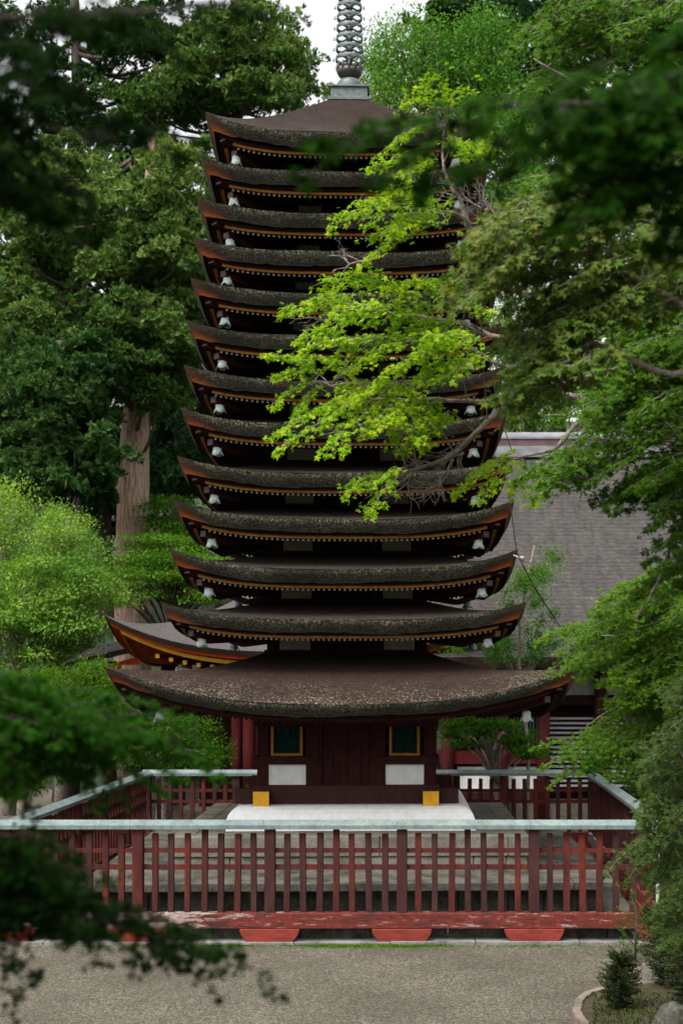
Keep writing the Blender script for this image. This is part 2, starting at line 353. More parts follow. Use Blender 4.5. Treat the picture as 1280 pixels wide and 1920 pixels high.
def maple_pad(cl, mb, B, T, width, leaf=.035, gap=.07, tw=.003, lr=.16, tint=.5, flat=.45, droop=.3, dens=1.0, fill=1.0):
    """one flat fan of twigs from B to T with paired leaves"""
    B = Vector(B); T = Vector(T); ax = T - B; L = ax.length
    if L < .02: return
    side = ax.cross(Vector((0, 0, 1)))
    if side.length < .05: side = Vector((1, 0, 0))
    side.normalize(); side = (side + Vector((0, 0, rnd.uniform(-flat, flat)))).normalized()
    nt_ = max(4, int(L / (gap * 2.2)))
    def axis(t): return B + ax * t + Vector((0, 0, -droop * L * .35 * t * t)) + Vector((0, 0, .06 * L * math.sin(3.1 * t)))
    if mb is not None: mb.tube([axis(t) for t in (0, .35, .7, 1)], [tw * 1.8, tw * 1.4, tw, tw * .5], 4, cap=False)
    for i in range(nt_):
        t = (i + .5) / nt_; s0 = axis(t); sgn = 1 if i % 2 else -1
        wl = width * (.35 + .75 * math.sin(math.pi * min(1, t * .85 + .12))) * rnd.uniform(.6, 1.1)
        dr = (ax.normalized() * rnd.uniform(.35, .9) + side * sgn * rnd.uniform(.6, 1)).normalized()
        nl = max(2, int(wl / gap))
        e = s0 + dr * wl + Vector((0, 0, -droop * wl * .6 + rnd.uniform(-.1, .1) * wl))
        if mb is not None: mb.tube([s0, (s0 + e) / 2 + Vector((0, 0, .04 * wl)), e], [tw, tw * .7, tw * .4], 3, cap=False)
        q = np.linspace(.12, 1, nl); pos = np.array(s0)[None] + (np.array(e - s0))[None] * q[:, None]
        rep = max(1, int(round(2 * dens)))
        pos = np.repeat(pos, rep, 0); n_ = len(pos)
        sd_ = np.array(dr.cross(Vector((0, 0, 1))).normalized() if abs(dr.z) < .98 else Vector((1, 0, 0)))
        sg = np.where(np.arange(n_) % 2 == 0, 1, -1)[:, None]
        d = np.array(dr)[None] * .7 + sd_[None] * sg * rng.uniform(.3, 1.1, (n_, 1)) + rv(n_) * .25 + np.array([0, 0, -.28])
        pos = pos + d * leaf * .5 + rv(n_) * leaf * .35
        nn = np.array([-.1, -.55, .75])[None] + rv(n_) * .42
        cl.add(pos, d, nn, leaf * rng.uniform(.7, 1.2, n_), np.clip(tint + rng.normal(size=n_) * .16, 0, 1))
    n_ = int(fill * L * width * 1.5 / (leaf * leaf * 1.25)) + 2
    t = rng.uniform(.05, 1.05, n_) ** .85; hwid = width * .75 * np.sqrt(np.clip(1 - ((t - .5) / .62) ** 2, .03, 1)); u_ = rng.uniform(-1, 1, n_); u_ = np.sign(u_) * np.abs(u_) ** .8
    # leaves gather into lobes along the side twigs, leaving notches
    hwid = hwid * (.72 + .38 * np.sin(t * 19 + 6 * rnd.random()) * np.sign(u_))
    axv = np.array(ax); pos = np.array(B)[None] + axv[None] * t[:, None] + np.array(side)[None] * (u_ * hwid)[:, None]
    pos[:, 2] += -droop * L * .35 * t * t + .06 * L * np.sin(3.1 * t) - droop * .8 * hwid * np.abs(u_) + rng.normal(size=n_) * width * .09
    d = axv[None] / L * .7 + np.array(side)[None] * (u_ * 1.0)[:, None] + rv(n_) * .35 + np.array([0, 0, -.35])
    cl.add(pos, d, np.array([-.1, -.6, .75])[None] + rv(n_) * .45, leaf * rng.uniform(.65, 1.2, n_), np.clip(tint + rng.normal(size=n_) * .17 + .12 * (t - .5), 0, 1))
    n_ = 4; d = np.array(ax.normalized())[None] + rv(n_) * .5
    cl.add(np.array(axis(1))[None].repeat(n_, 0), d, np.array([0, 0, 1.0])[None] + rv(n_) * .4, np.full(n_, leaf), np.full(n_, tint))

def curve(a, b, bend=(0, 0, 0), n=6):
    a = Vector(a); b = Vector(b); bend = Vector(bend)
    return [a + (b - a) * t + bend * math.sin(math.pi * t) for t in [i / n for i in range(n + 1)]]

def blob(cl, c, r, n, size, tint=.5, up=.5, shell=.55, t2=.15):
    """irregular clump of leaves round c with radii r"""
    u = rv(n); u /= np.linalg.norm(u, axis=1, keepdims=True); r = np.array(r) * (1 + .3 * np.sin(u[:, :1] * 7 + c[0] * 9) * np.cos(u[:, 1:2] * 6 + c[2] * 5))
    rad = (shell + (1 - shell) * rng.random((n, 1)))
    pos = np.array(c)[None] + u * rad * r
    d = u * .6 + rv(n) * .6 + np.array([0, 0, -.15]); nn = u + np.array([0, 0, up]) + rv(n) * .4
    cl.add(pos, d, nn, size * rng.uniform(.6, 1.3, n), np.clip(tint + rng.normal(size=n) * t2, 0, 1))

def tuft_pad(cl, c, r, n, size, tint=.5):
    """a rounded cedar pad: tufts over the upper side of an ellipsoid"""
    u = rv(n); u /= np.linalg.norm(u, axis=1, keepdims=True); u[:, 2] = np.where(u[:, 2] < -.25, -u[:, 2] * .6, u[:, 2])
    pos = np.array(c)[None] + u * np.array(r)[None] * rng.uniform(.88, 1.05, (n, 1))
    n_ = u + np.array([0, 0, .55]); d = rv(n)
    cl.add(pos, d, n_, size * rng.uniform(.7, 1.25, n), np.clip(tint + .18 * u[:, 2] + rng.normal(size=n) * .09, 0, 1))  # tint rises towards the pad top: highlight from above put into the colour

# template's third axis is the tuft's growing direction, handled through the normal
# ================================================================== SETTING
def ground():
    mb = MB(); xs = [-120, -60, -30, -15, -8, 0, 8, 15, 30, 60, 120]
    ys = [-60, -34, -27, -22, -20, -18, -16, -14, -12.5, -5, 5, 12, 18, 22, 30, 40, 60, 90, 140]
    def h(x, y):
        d = y - CY
        if d < 14.5: return 2.55 * min(1, max(0, (14.5 - d) / 9.5)) ** 1.2
        if d < 44: return 0
        return min(26, (d - 44) * .33)
    vs = [(x, y, h(x, y)) for y in ys for x in xs]; n = len(xs)
    fs = [(j * n + i, j * n + i + 1, (j + 1) * n + i + 1, (j + 1) * n + i) for j in range(len(ys) - 1) for i in range(n - 1)]
    for f_ in fs:
        yv = vs[f_[3]][1]; mb.add([vs[a] for a in f_], [(0, 1, 2, 3)], 1 if yv > 18 else 0)
    # weld
    o = mb.build('ground', [M['gravel'], M['forest_floor']]); tag(o, kind='structure')
ground()
PADX = .11
ANG = R(1.8)
# court inside the fence: paving sheet, kerbs
mb = MB(); mb.box(-4.75, 5.0, -5.18, 5.2, -.1, .02)
tag(mb.build('court_paving', M['pave']), kind='structure')
mb = MB()
x = -5.6
while x < 6.4:
    L = rnd.uniform(1.1, 1.9); mb.box(x, x + L - .012, -5.44 + rnd.uniform(-.01, .01), -5.12, -.1, .045 + rnd.uniform(-.006, .006)); x += L
tag(mb.build('kerb', M['kerb'], bevel=.008), kind='structure')
mb = MB(); 
x = -5.2
while x < 5.4:
    L = rnd.uniform(.9, 1.5); mb.box(x, x + L - .015, -5.10, -4.8, -.1, .22 + rnd.uniform(-.02, .01)); x += L
tag(mb.build('inner_kerb', M['wet'], bevel=.01), kind='structure')
# moss along the kerb: small uneven cushions
cl = Cloud()
n = 9000; xx = rng.normal(.3, 1.5, n); yy = -5.45 - np.abs(rng.normal(0, .11, n))
keep = (np.sin(xx * 2.1) + rng.normal(0, .5, n) > -.4); xx = xx[keep]; yy = yy[keep]; n = len(xx)
cl.add(np.stack([xx, yy, np.full(n, .0)], 1), rv(n) * .5 + np.array([0, 0, .8]), rv(n), rng.uniform(.012, .035, n), rng.random(n))
tag(cl.build('moss', M['lf_layer'], T_LEAF), kind='stuff', label='thin strip of green moss along the foot of the kerb', cat='moss')
cl = Cloud(); n = 420; dd = rng.uniform(15.5, 21.5, n); xx = rng.uniform(-5, 5.5, n)
cl.add(np.stack([xx, CY + dd, np.full(n, .012)], 1), rv(n) * [1, 1, .1], np.array([0, 0, 1.0])[None] + rv(n) * .25, rng.uniform(.018, .034, n), rng.random(n))
M['fallen'] = leaf_mat('fallen leaf', (.05, .03, .015), (.10, .065, .025), (.16, .15, .04), .1)
tag(cl.build('fallen_leaves', M['fallen'], T_MAPLE), kind='stuff', label='small fallen maple leaves scattered on the gravel', cat='leaves')
# fallen petals / loose stones on gravel
cl = Cloud(); n = 5000; dd = rng.uniform(15.5, 21.4, n); xx = rng.uniform(-5, 5.5, n)
cl.add(np.stack([xx, CY + dd, np.full(n, .004)], 1), rv(n), np.array([0, 0, 1.0])[None] + rv(n) * .5, rng.uniform(.008, .022, n), rng.random(n))
M['peb'] = plain_noise('pebble', (.07, .06, .05), (.30, .28, .24), 11)
tag(cl.build('loose_pebbles', M['peb'], T_LEAF), kind='stuff', label='loose pale pebbles strewn over the gravel yard', cat='pebbles')

# ================================================================== PAGODA
pag = empty('pagoda', (0.0, 0, 0), ANG)
tag(pag, 'thirteen roofed wooden pagoda with dark bark eaves and bronze finial on white plaster mound', 'pagoda')
# (mid edge y, tip y, half width)
tiers = [(1321, 1250, 3.80), (1162, 1128, 3.035), (1067, 1029, 2.91), (973, 937, 2.853), (887, 855, 2.80), (796, 765, 2.748), (714, 685, 2.70),
         (630, 602, 2.65), (549, 522, 2.60), (472, 446, 2.55), (399, 373, 2.504), (322, 296, 2.44), (247, 212, 2.38)]
def ez(y, w): return CZ + (VY - y) * (27 - w) / F
Rz = [Matrix.Rotation(q * math.pi / 2, 3, 'Z') for q in range(4)]
def rise_fn(u, p): return abs(u) ** p
info = []
for i, (ym, yt, w_) in enumerate(tiers):
    zt = ez(ym, w_); ztip = ez(yt, w_); rs = ztip - zt
    b = 1.40 - .45 * (i / 12) if i else 1.40
    first = i == 0; last = i == 12
    if last: b = .34
    zj = zt + (.40 if not (first or last) else (.88 if first else 1.36))
    thick = .225 if not first else .20
    p = 3.5 if not first else 2.7
    nu, nv = 40, 12
    def prof(v, first=first, last=last, zt=zt, zj=zj):
        if first:
            k0 = .60
            return zj + (zt + .42 - zj) * (v / k0) ** .9 if v < k0 else zt + .42 * (1 - ((v - k0) / (1 - k0)) ** 1.35)
        if last: return zj + (zt - zj) * (1 - (1 - v) ** 1.16)
        g_ = 1 - (1 - v) ** 1.25
        return zj + (zt - zj) * g_
    top = MB(); edge = MB(); under = MB(); side_parts = []
    for q in range(4):
        fas = MB(); raf = MB(); hip = MB(); side_parts.append((fas, raf, hip))
        vs, uvs = [], []
        for a in range(nv + 1):
            v = a / nv; hf = b + (w_ - b) * v
            for c_ in range(nu + 1):
                u = -1 + 2 * c_ / nu; z = prof(v) + rs * rise_fn(u, p) * v ** 3.2
                vs.append(Rz[q] @ Vector((u * hf, -hf, z))); uvs.append(((u + 1) / 2, v))
        top.add(vs, [(a * (nu + 1) + c_, a * (nu + 1) + c_ + 1, (a + 1) * (nu + 1) + c_ + 1, (a + 1) * (nu + 1) + c_)[::-1] for a in range(nv) for c_ in range(nu)], 0, uvs, True)
        # edge: leans inward towards its foot, with a softly uneven lower line
        vs, uvs = [], []; rows = 4
        for a in range(rows + 1):
            t = a / rows
            for c_ in range(nu + 1):
                u = -1 + 2 * c_ / nu; hf = w_ - .12 * t + (.012 if a in (1, 2) else 0)
                th = thick * (1 + .22 * abs(u) ** 6)
                z = zt + rs * rise_fn(u, p) - th * t
                z += (.006 * math.sin(u * 37 + i) + .010 * math.sin(u * 11 + i * 2.3) + .006 * math.sin(u * 71 + i * 1.7)) * t + .012 * math.sin(u * 5.1 + i * 3.1) * (1 - abs(u) ** 4)
                vs.append(Rz[q] @ Vector((u * hf, -hf, z))); uvs.append(((u + 1) / 2, t))
        edge.add(vs, [(a * (nu + 1) + c_, a * (nu + 1) + c_ + 1, (a + 1) * (nu + 1) + c_ + 1, (a + 1) * (nu + 1) + c_)[::-1] for a in range(rows) for c_ in range(nu)], 0, uvs, True)
        # soffit: back from the edge foot to the body
        bb = max(b, .9) if last else b
        if first: bb = 1.5
        def zs(u, s_):   # s_: 0 at edge foot .. 1 at the body
            return zt + rs * rise_fn(u, p) * (1 - s_) ** 2 - thick * (1 + .22 * abs(u) ** 6) * (1 if s_ < .01 else .9) + (.30 if not first else .10) * s_
        vs = []
        for a in range(7):
            s_ = a / 6; hf = (w_ - .12) * (1 - s_) + bb * s_
            for c_ in range(nu + 1):
                u = -1 + 2 * c_ / nu; vs.append(Rz[q] @ Vector((u * hf, -hf, zs(u, s_))))
        under.add(vs, [(a * (nu + 1) + c_, a * (nu + 1) + c_ + 1, (a + 1) * (nu + 1) + c_ + 1, (a + 1) * (nu + 1) + c_)[::-1] for a in range(6) for c_ in range(nu)], 0)
        # fascia board in ochre
        fo = w_ - .27; lim = (w_ - .44) / fo; prev = None; segs = 30
        for c_ in range(segs + 1):
            u = lim * (-1 + 2 * c_ / segs); zb = zt + rs * rise_fn(u * fo / w_, p) - thick - .02
            cur = [Rz[q] @ Vector((u * fo, y_, z_)) for y_, z_ in ((-fo, zb), (-fo, zb - .06), (-fo + .06, zb - .06), (-fo + .06, zb))]
            if prev: fas.add(prev + cur, [(0, 1, 5, 4)[::-1], (1, 2, 6, 5)[::-1], (2, 3, 7, 6)[::-1], (3, 0, 4, 7)[::-1]])
            prev = cur
        # dark packing board between edge foot and fascia
        prev = None
        for c_ in range(segs + 1):
            u = -1 + 2 * c_ / segs; hf2 = w_ - .20; zb = zt + rs * rise_fn(u * hf2 / w_, p) - thick + .02
            cur = [Rz[q] @ Vector((u * hf2, y_, z_)) for y_, z_ in ((-hf2, zb), (-hf2 , zb - .055), (-hf2 + .1, zb - .055))]
            if prev: under.add(prev + cur, [(0, 1, 4, 3)[::-1], (1, 2, 5, 4)[::-1]])
            prev = cur
        # rafters
        sp_ = .088; nr = int((w_ - .5) / sp_)
        for r_ in range(-nr, nr + 1):
            x_ = r_ * sp_; yo = -(w_ - .33); yi = -max(bb, abs(x_))
            if yi < yo + .1: continue
            zo = zt + rs * rise_fn(x_ / w_, p) - thick - .082; tt = (yi - yo) / (w_ - bb); zi = zo + .26 * tt * (1 if not first else .4)
            h_ = .036
            vs = [Vector((x_ + a_, y_, z_)) for y_, z0 in ((yo, zo), (yi, zi)) for a_, z_ in ((-h_ / 2, z0 - h_), (h_ / 2, z0 - h_), (h_ / 2, z0), (-h_ / 2, z0))]
            vs = [Rz[q] @ v_ for v_ in vs]
            raf.add(vs, [(0, 1, 2, 3)], 1); raf.add(vs, [(1, 0, 4, 5), (2, 1, 5, 6), (0, 3, 7, 4), (3, 2, 6, 7)], 0)
        # two stacked hip rafters on the diagonal
        for st_, (ex, dz, hh) in enumerate(((.26, .03, .075), (.44, -.085, .10))):
            zc = zt + rs * rise_fn(1 - ex / w_, p) - thick + dz - .03
            pts = [Vector((-(w_ - ex), -(w_ - ex), zc)), Vector((-(w_ + bb) / 2, -(w_ + bb) / 2, zc - rs * .45 + .02)), Vector((-bb, -bb, zc - rs * .5 + .12))]
            wd = .07; pr = Vector((1, -1, 0)).normalized() * wd
            vs = []
            for pt in pts:
                for s1, z1 in ((-1, -hh), (1, -hh), (1, 0), (-1, 0)): vs.append(Rz[q] @ (pt + pr * s1 + Vector((0, 0, z1))))
            hip.add(vs, [(0, 1, 2, 3)], 1)
            hip.add(vs, [(a_ * 4 + b_, a_ * 4 + (b_ + 1) % 4, a_ * 4 + 4 + (b_ + 1) % 4, a_ * 4 + 4 + b_) for a_ in range(2) for b_ in range(4)], 0)
    if last: top.box(-.36, .36, -.36, .36, zj - .05, zj)
    ro = top.build('roof', M['thatch1'] if first else M['thatch'], pag)
    if first: tag(ro, 'lowest and widest roof, spotted with pale lichen')
    edge.build('bark_edge', M['edge'], ro)
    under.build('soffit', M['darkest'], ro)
    for fas, raf, hip in side_parts:
        fas.build('fascia', M['dark'] if first else M['ochre_dull'], ro)
        raf.build('rafter_row', [M['darkest'], M['dark'] if first else M['chalk']], ro)
        hip.build('hip_rafter', [M['dark'], M['hipend']], ro)
    info.append((zt, zj, b, w_, thick, rs, p))

# storey bodies between roofs
for i in range(1, 13):
    zt, zj, b, w_, thick, rs, p = info[i]; z0 = info[i - 1][1] - .12; z1 = zt + .02
    hb = 1.40 - .45 * ((i - 1) / 12)
    mb = MB(); mb.box(-hb + .03, hb - .03, -hb + .03, hb - .03, z0, z1)
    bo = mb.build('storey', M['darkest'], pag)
    fr = MB(); pn = MB(); br = MB(); zb = info[i - 1][1]
    for q in range(4):
        m4 = Rz[q].to_4x4()
        for sx in (-1, 1):
            for xx_ in (hb - .08, hb * .37):
                fr.box(sx * xx_ - .06, sx * xx_ + .06, -hb - .02, -hb + .05, z0, z1 - .05, mat=m4)
            cxp = sx * hb * .66
            q_ = MB(); q_.box(cxp - hb * .195, cxp + hb * .195, -hb + .0, -hb + .026, zb + .03, zb + .24, mat=m4); q_.build('plaster_panel', M['dullwhite'], bo)
        fr.box(-hb - .06, hb + .06, -hb - .045, -hb + .05, zb - .06, zb + .03, mat=m4)
        fr.box(-hb - .1, hb + .1, -hb - .055, -hb + .04, zb + .24, zb + .30, mat=m4)
        # bracket sets: blocks and arms stepping outward
        for xb in (-hb + .08, -hb * .37, 0, hb * .37, hb - .08):
            for st_ in range(2):
                y_ = -hb - .10 - .24 * st_; zz = zb + .32 + .07 * st_
                if zz + .06 > zt - .02: continue
                br.box(xb - .045, xb + .045, y_ - .05, y_ + .30, zz, zz + .055, mat=m4)
                br.box(xb - .16, xb + .16, y_ - .03, y_ + .03, zz + .02, zz + .07, mat=m4)
    fr.build('frame', M['dark'], bo); br.build('bracket_set', M['darkest'], bo)

# ground storey
zS, zB, zTop = 1.755, 2.085, info[0][0] - .17
mb = MB(); hb = 1.50; mb.box(-hb, hb, -hb, hb, zS, zTop)
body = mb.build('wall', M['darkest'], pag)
F1 = 1.575
def px2x(px, d=25.43): return (px - 654.5) * d / F
def py2z(py, d=25.43): return CZ - (py - VY) * d / F
posts = MB(); beams = MB(); panel = MB()
for q in range(4):
    m4 = Rz[q].to_4x4()
    for a, b_ in ((487, 508), (578, 603), (703, 727), (799, 822)):
        xa, xb = px2x(a), px2x(b_)
        q_ = MB(); q_.box(xa, xb, -F1 + .0, -F1 + .2, zB, zTop, mat=m4); q_.build('post', M['dark'], pag, bevel=.012)
    for a, b_ in ((482, 598), (709, 827)):
        beams.box(px2x(a), px2x(b_), -F1 - .055, -F1 + .1, py2z(1433), py2z(1418), mat=m4)
    beams.box(-F1 - .04, F1 + .04, -F1 - .03, -F1 + .1, zTop - .28, zTop - .10, mat=m4)
    for a, b_ in ((508, 578), (727, 799)):
        q_ = MB(); q_.box(px2x(a), px2x(b_), -F1 + .03, -F1 + .1, py2z(1476), py2z(1433), mat=m4); q_.build('plaster_panel', M['white'], pag)
    # stepped bracket boxes below the wide eaves
    for xb in (-1.48, -.62, 0, .62, 1.48):
        for st_ in range(3):
            y_ = -F1 - .1 - .3 * st_; zz = zTop - .12 + .04 * st_
            beams.box(xb - .05, xb + .05, y_ - .05, y_ + .35, zz, zz + .05, mat=m4)
beams.build('tie_beam', M['dark'], pag, bevel=.006)
# plank door
for q in range(4):
    m4 = Rz[q].to_4x4(); mb = MB()
    for a, b_ in ((603, 629), (629.6, 656), (657, 680), (680.6, 703)):
        mb.box(px2x(a) + .006, px2x(b_) - .006, -F1 + .07, -F1 + .12, zB, zTop - .28, mat=m4)
    mb.box(px2x(603), px2x(607), -F1 - .005, -F1 + .08, zB, zTop - .28, mat=m4); mb.box(px2x(699), px2x(703), -F1 - .005, -F1 + .08, zB, zTop - .28, mat=m4)
    mb.box(px2x(655.3), px2x(657.7), -F1 + .05, -F1 + .13, zB, zTop - .28, mat=m4)
    mb.build('door', M['dark'], pag)
# lattice windows on each face
for q in range(4):
    m4 = Rz[q].to_4x4()
    for a, b_ in ((513, 572), (734, 791)):
        xa, xb, za, zb = px2x(a), px2x(b_), py2z(1417), py2z(1357); t = .045; mb = MB()
        mb.box(xa, xa + t, -F1 - .02, -F1 + .07, za, zb, mat=m4); mb.box(xb - t, xb, -F1 - .02, -F1 + .07, za, zb, mat=m4)
        mb.box(xa + t, xb - t, -F1 - .018, -F1 + .07, za, za + t, mat=m4); mb.box(xa + t, xb - t, -F1 - .018, -F1 + .07, zb - t, zb, mat=m4)
        wo = mb.build('window', M['ochre_dull'] if q else M['yellow'], pag)
        mb = MB(); nb = 10
        for j in range(nb):
            xc = xa + t + (xb - xa - 2 * t) * (j + .5) / nb
            mb.add([m4 @ Vector(v_) for v_ in ((xc - .017, -F1 + .055, za + t), (xc, -F1 + .03, za + t), (xc + .017, -F1 + .055, za + t), (xc - .017, -F1 + .055, zb - t), (xc, -F1 + .03, zb - t), (xc + .017, -F1 + .055, zb - t))], [(0, 1, 4, 3), (1, 2, 5, 4), (2, 0, 3, 5)])
        mb.build('lattice', M['green'], wo)
        mb = MB(); mb.box(xa + t, xb - t, -F1 + .068, -F1 + .074, za + t, zb - t, mat=m4); mb.build('opening_shade', M['black'], wo)  # thin black sheet, the darkness behind the bars put into its colour
# sills
mb = MB()
mb.box(-F1 - .05, F1 + .05, -F1 - .09, F1 + .09, zS, zB)
mb.box(-1.97, 1.97, -F1 - .055, -F1 + .20, zS, zB - .065); mb.box(-1.97, 1.97, F1 - .2, F1 + .055, zS, zB - .065)
mb.build('sill', M['sill'], pag, bevel=.008)
for sx in (-1, 1):
    mb = MB(); xc = sx * 1.475
    mb.box(xc - .14, xc + .14, -1.93, -F1, zS - .03, zB - .085, 0); mb.box(xc - .14, xc + .14, F1, 1.93, zS - .03, zB - .085, 0)
    so = mb.build('sill_end', M['sill'], pag, bevel=.005)
    mb = MB(); mb.box(xc - .138, xc + .138, -1.934, -1.928, zS - .027, zB - .088); mb.build('painted_end', M['yel2'], so)
# white plaster mound with rounded shoulders
Z1 = 1.335
prof_ = [(2.15, Z1), (2.15, Z1 + .10), (2.14, Z1 + .2), (2.105, Z1 + .29), (2.04, Z1 + .36), (1.94, Z1 + .405), (1.8, zS - .004), (.2, zS - .004)]
mb = MB(); vs = []
for hf, z in prof_: vs += [(PADX + a_ * hf - .02, b_ * hf, z) for a_, b_ in ((-1, -1), (1, -1), (1, 1), (-1, 1))]
fs = [(i * 4 + j, i * 4 + (j + 1) % 4, i * 4 + 4 + (j + 1) % 4, i * 4 + 4 + j) for i in range(len(prof_) - 1) for j in range(4)] + [tuple(range(len(prof_) * 4 - 4, len(prof_) * 4))]
mb.add(vs, fs)
# platforms are things of their own under the pagoda
o = mb.build('plaster_mound', M['white'], pag)

plat = empty('stone_platform', (PADX, 0, 0), ANG)
tag(plat, 'two stepped granite block platform carrying the pagoda, lichen on its lower ledge', 'platform')
def blocks(name, half, z0, z1, mat, parent, depth=.35, lmin=.8, lmax=1.3, jit=.006):
    mb = MB()
    mb.box(-half + depth, half - depth, -half + depth, half - depth, z0, z1 - .004)
    for q in range(4):
        m4 = Rz[q].to_4x4(); x_ = -half
        while x_ < half - depth - .01:
            L = min(rnd.uniform(lmin, lmax), half - depth - x_); 
            if half - depth - x_ - L < .3: L = half - depth - x_
            j = rnd.uniform(-jit, jit)
            mb.box(x_ + .007, x_ + L - .007, -half + j, -half + depth, z0, z1 + j * .5, mat=m4); x_ += L
    return mb.build(name, mat, parent, bevel=.012)
blocks('upper_block_course', 2.98, 1.0, Z1, M['stone'], plat)
blocks('lower_block_course', 2.95, .70, .993, M['stone'], plat)
blocks('ledge_slab', 4.28, .62, .75, M['slab'], plat, .7, 1.0, 1.8)
blocks('base_course', 4.05, .0, .615, M['wet'], plat, .4, .5, .9, .02)

# finial
z0 = info[12][1]; fin = MB()
fin.box(-.39, .39, -.39, .39, z0 - .02, z0 + .04); fin.box(-.34, .34, -.34, .34, z0 + .04, z0 + .23); fin.box(-.375, .375, -.375, .375, z0 + .23, z0 + .265)
fo_ = fin.build('finial', M['bronze'], pag, bevel=.006)
mb = MB(); mb.lathe([(.245, 0), (.245, .08), (.235, .14), (.20, .20), (.13, .235), (.0, .25)], 32, (0, 0, z0 + .265)); mb.build('inverted_bowl', M['bronze'], fo_)
mb = MB(); zc = z0 + .50
mb.lathe([(.10, 0), (.14, .03), (.20, .06), (.235, .12), (.24, .17), (.225, .17), (.18, .10), (.05, .08)], 32, (0, 0, zc))
for j in range(12):
    t = 2 * math.pi * j / 12; c_, s_ = math.cos(t), math.sin(t)
    pts = [(r_, z_) for r_, z_ in ((.225, .14), (.235, .22), (.225, .30))]
    mb.tube([(c_ * r_, s_ * r_, zc + z_) for r_, z_ in pts], [.022, .03, .008], 5)
mb.build('lotus_cup', M['bronzed'], fo_)
mb = MB(); mb.tube([(0, 0, z0 + .4), (0, 0, z0 + 3.6)], [.05, .04], 12); mb.build('mast', M['bronze'], fo_)
for j in range(9):
    zz = zc + .34 + j * .196; rr = .262 - .006 * j; mb = MB()
    mb.lathe([(rr, 0), (rr + .004, .036), (rr, .072), (rr - .016, .070), (rr - .018, .002), (rr, 0)], 36, (0, 0, zz))
    for a_ in range(4):
        t = math.pi / 4 + a_ * math.pi / 2; c_, s_ = math.cos(t), math.sin(t)
        mb.tube([(c_ * .05, s_ * .05, zz + .045), (c_ * (rr - .02), s_ * (rr - .02), zz + .045)], [.022, .014], 5)
    mb.lathe([(.062, .0), (.072, .036), (.062, .075), (.045, .08)], 16, (0, 0, zz))
    for a_ in range(8):
        t = a_ * math.pi / 4; c_, s_ = math.cos(t) * (rr + .035), math.sin(t) * (rr + .035)
        mb.tube([(c_ * .93, s_ * .93, zz + .05), (c_, s_, zz + .055)], .006, 4)
        mb.lathe([(.004, .03), (.012, .02), (.014, .0), (.022, -.018)], 6, (c_, s_, zz + .02))
    mb.build('ring', M['bronze'], fo_)

# wind bells at roof corners
ORD = ['lowest', 'second', 'third', 'fourth', 'fifth', 'sixth', 'seventh', 'eighth', 'ninth', 'tenth', 'eleventh', 'twelfth', 'topmost']
def bell_fn(i, t, r, z):
    c4 = abs(math.cos(2 * t))
    if i >= 4: z = z + .05 * (1 - c4) ** 1.5 * (1 if i == 4 else 1); r = r * (1 + .10 * c4)
    return r * (1 + .06 * abs(math.cos(2 * t))), z
bell_src = None
def bell(i, sx, sy, label):
    global bell_src
    zt, zj, b, w_, thick, rs, p = info[i]; k_ = .80
    loc = Matrix.Rotation(ANG, 3, 'Z') @ Vector((sx * w_ * k_, sy * w_ * k_, zt + rs * k_ ** p * .6 - thick - .13))
    if bell_src is None:
        e = empty('wind_bell', (0, 0, 0)); mb = MB()
        mb.lathe([(.0, 0), (.052, -.004), (.066, -.02), (.072, -.10), (.102, -.185), (.094, -.183), (.064, -.10), (.03, -.03)], 24, (0, 0, 0), fn=bell_fn)
        mb.build('bell_shell', M['bellm'], e)
        mb = MB(); mb.tube([(0, 0, -.02), (0, 0, .20)], .006, 5); mb.tube([(0, 0, -.02), (0, 0, -.15)], .005, 5); mb.lathe([(0, -.15), (.02, -.155), (.02, -.18), (0, -.185)], 8)
        mb.build('hook_and_clapper', M['bronzed'], e)
        bell_src = e; o = e
    else:
        o = bell_src.copy(); COL.objects.link(o)
        for ch in list(bell_src.children):
            c_ = ch.copy(); COL.objects.link(c_); c_.parent = o
    o.location = loc; o.rotation_euler = (R(rnd.uniform(-4, 4)), R(rnd.uniform(-4, 4)), rnd.uniform(0, 1.5))
    tag(o, label, 'bell', 'wind bells hanging from the roof corners')
for i in range(13):
    nm = ORD[i] + (' roof' if i in (0, 12) else ' roof counted from below')
    bell(i, -1, -1, f'pale bronze wind bell under front left corner of the {nm}')
    bell(i, 1, -1, f'pale bronze wind bell under front right corner of the {nm}')
for i in range(0, 4):
    nm = ORD[i] + (' roof' if i == 0 else ' roof counted from below')
    bell(i, -1, 1, f'dark bronze wind bell under far left corner of the {nm}')
    bell(i, 1, 1, f'dark bronze wind bell under far right corner of the {nm}')

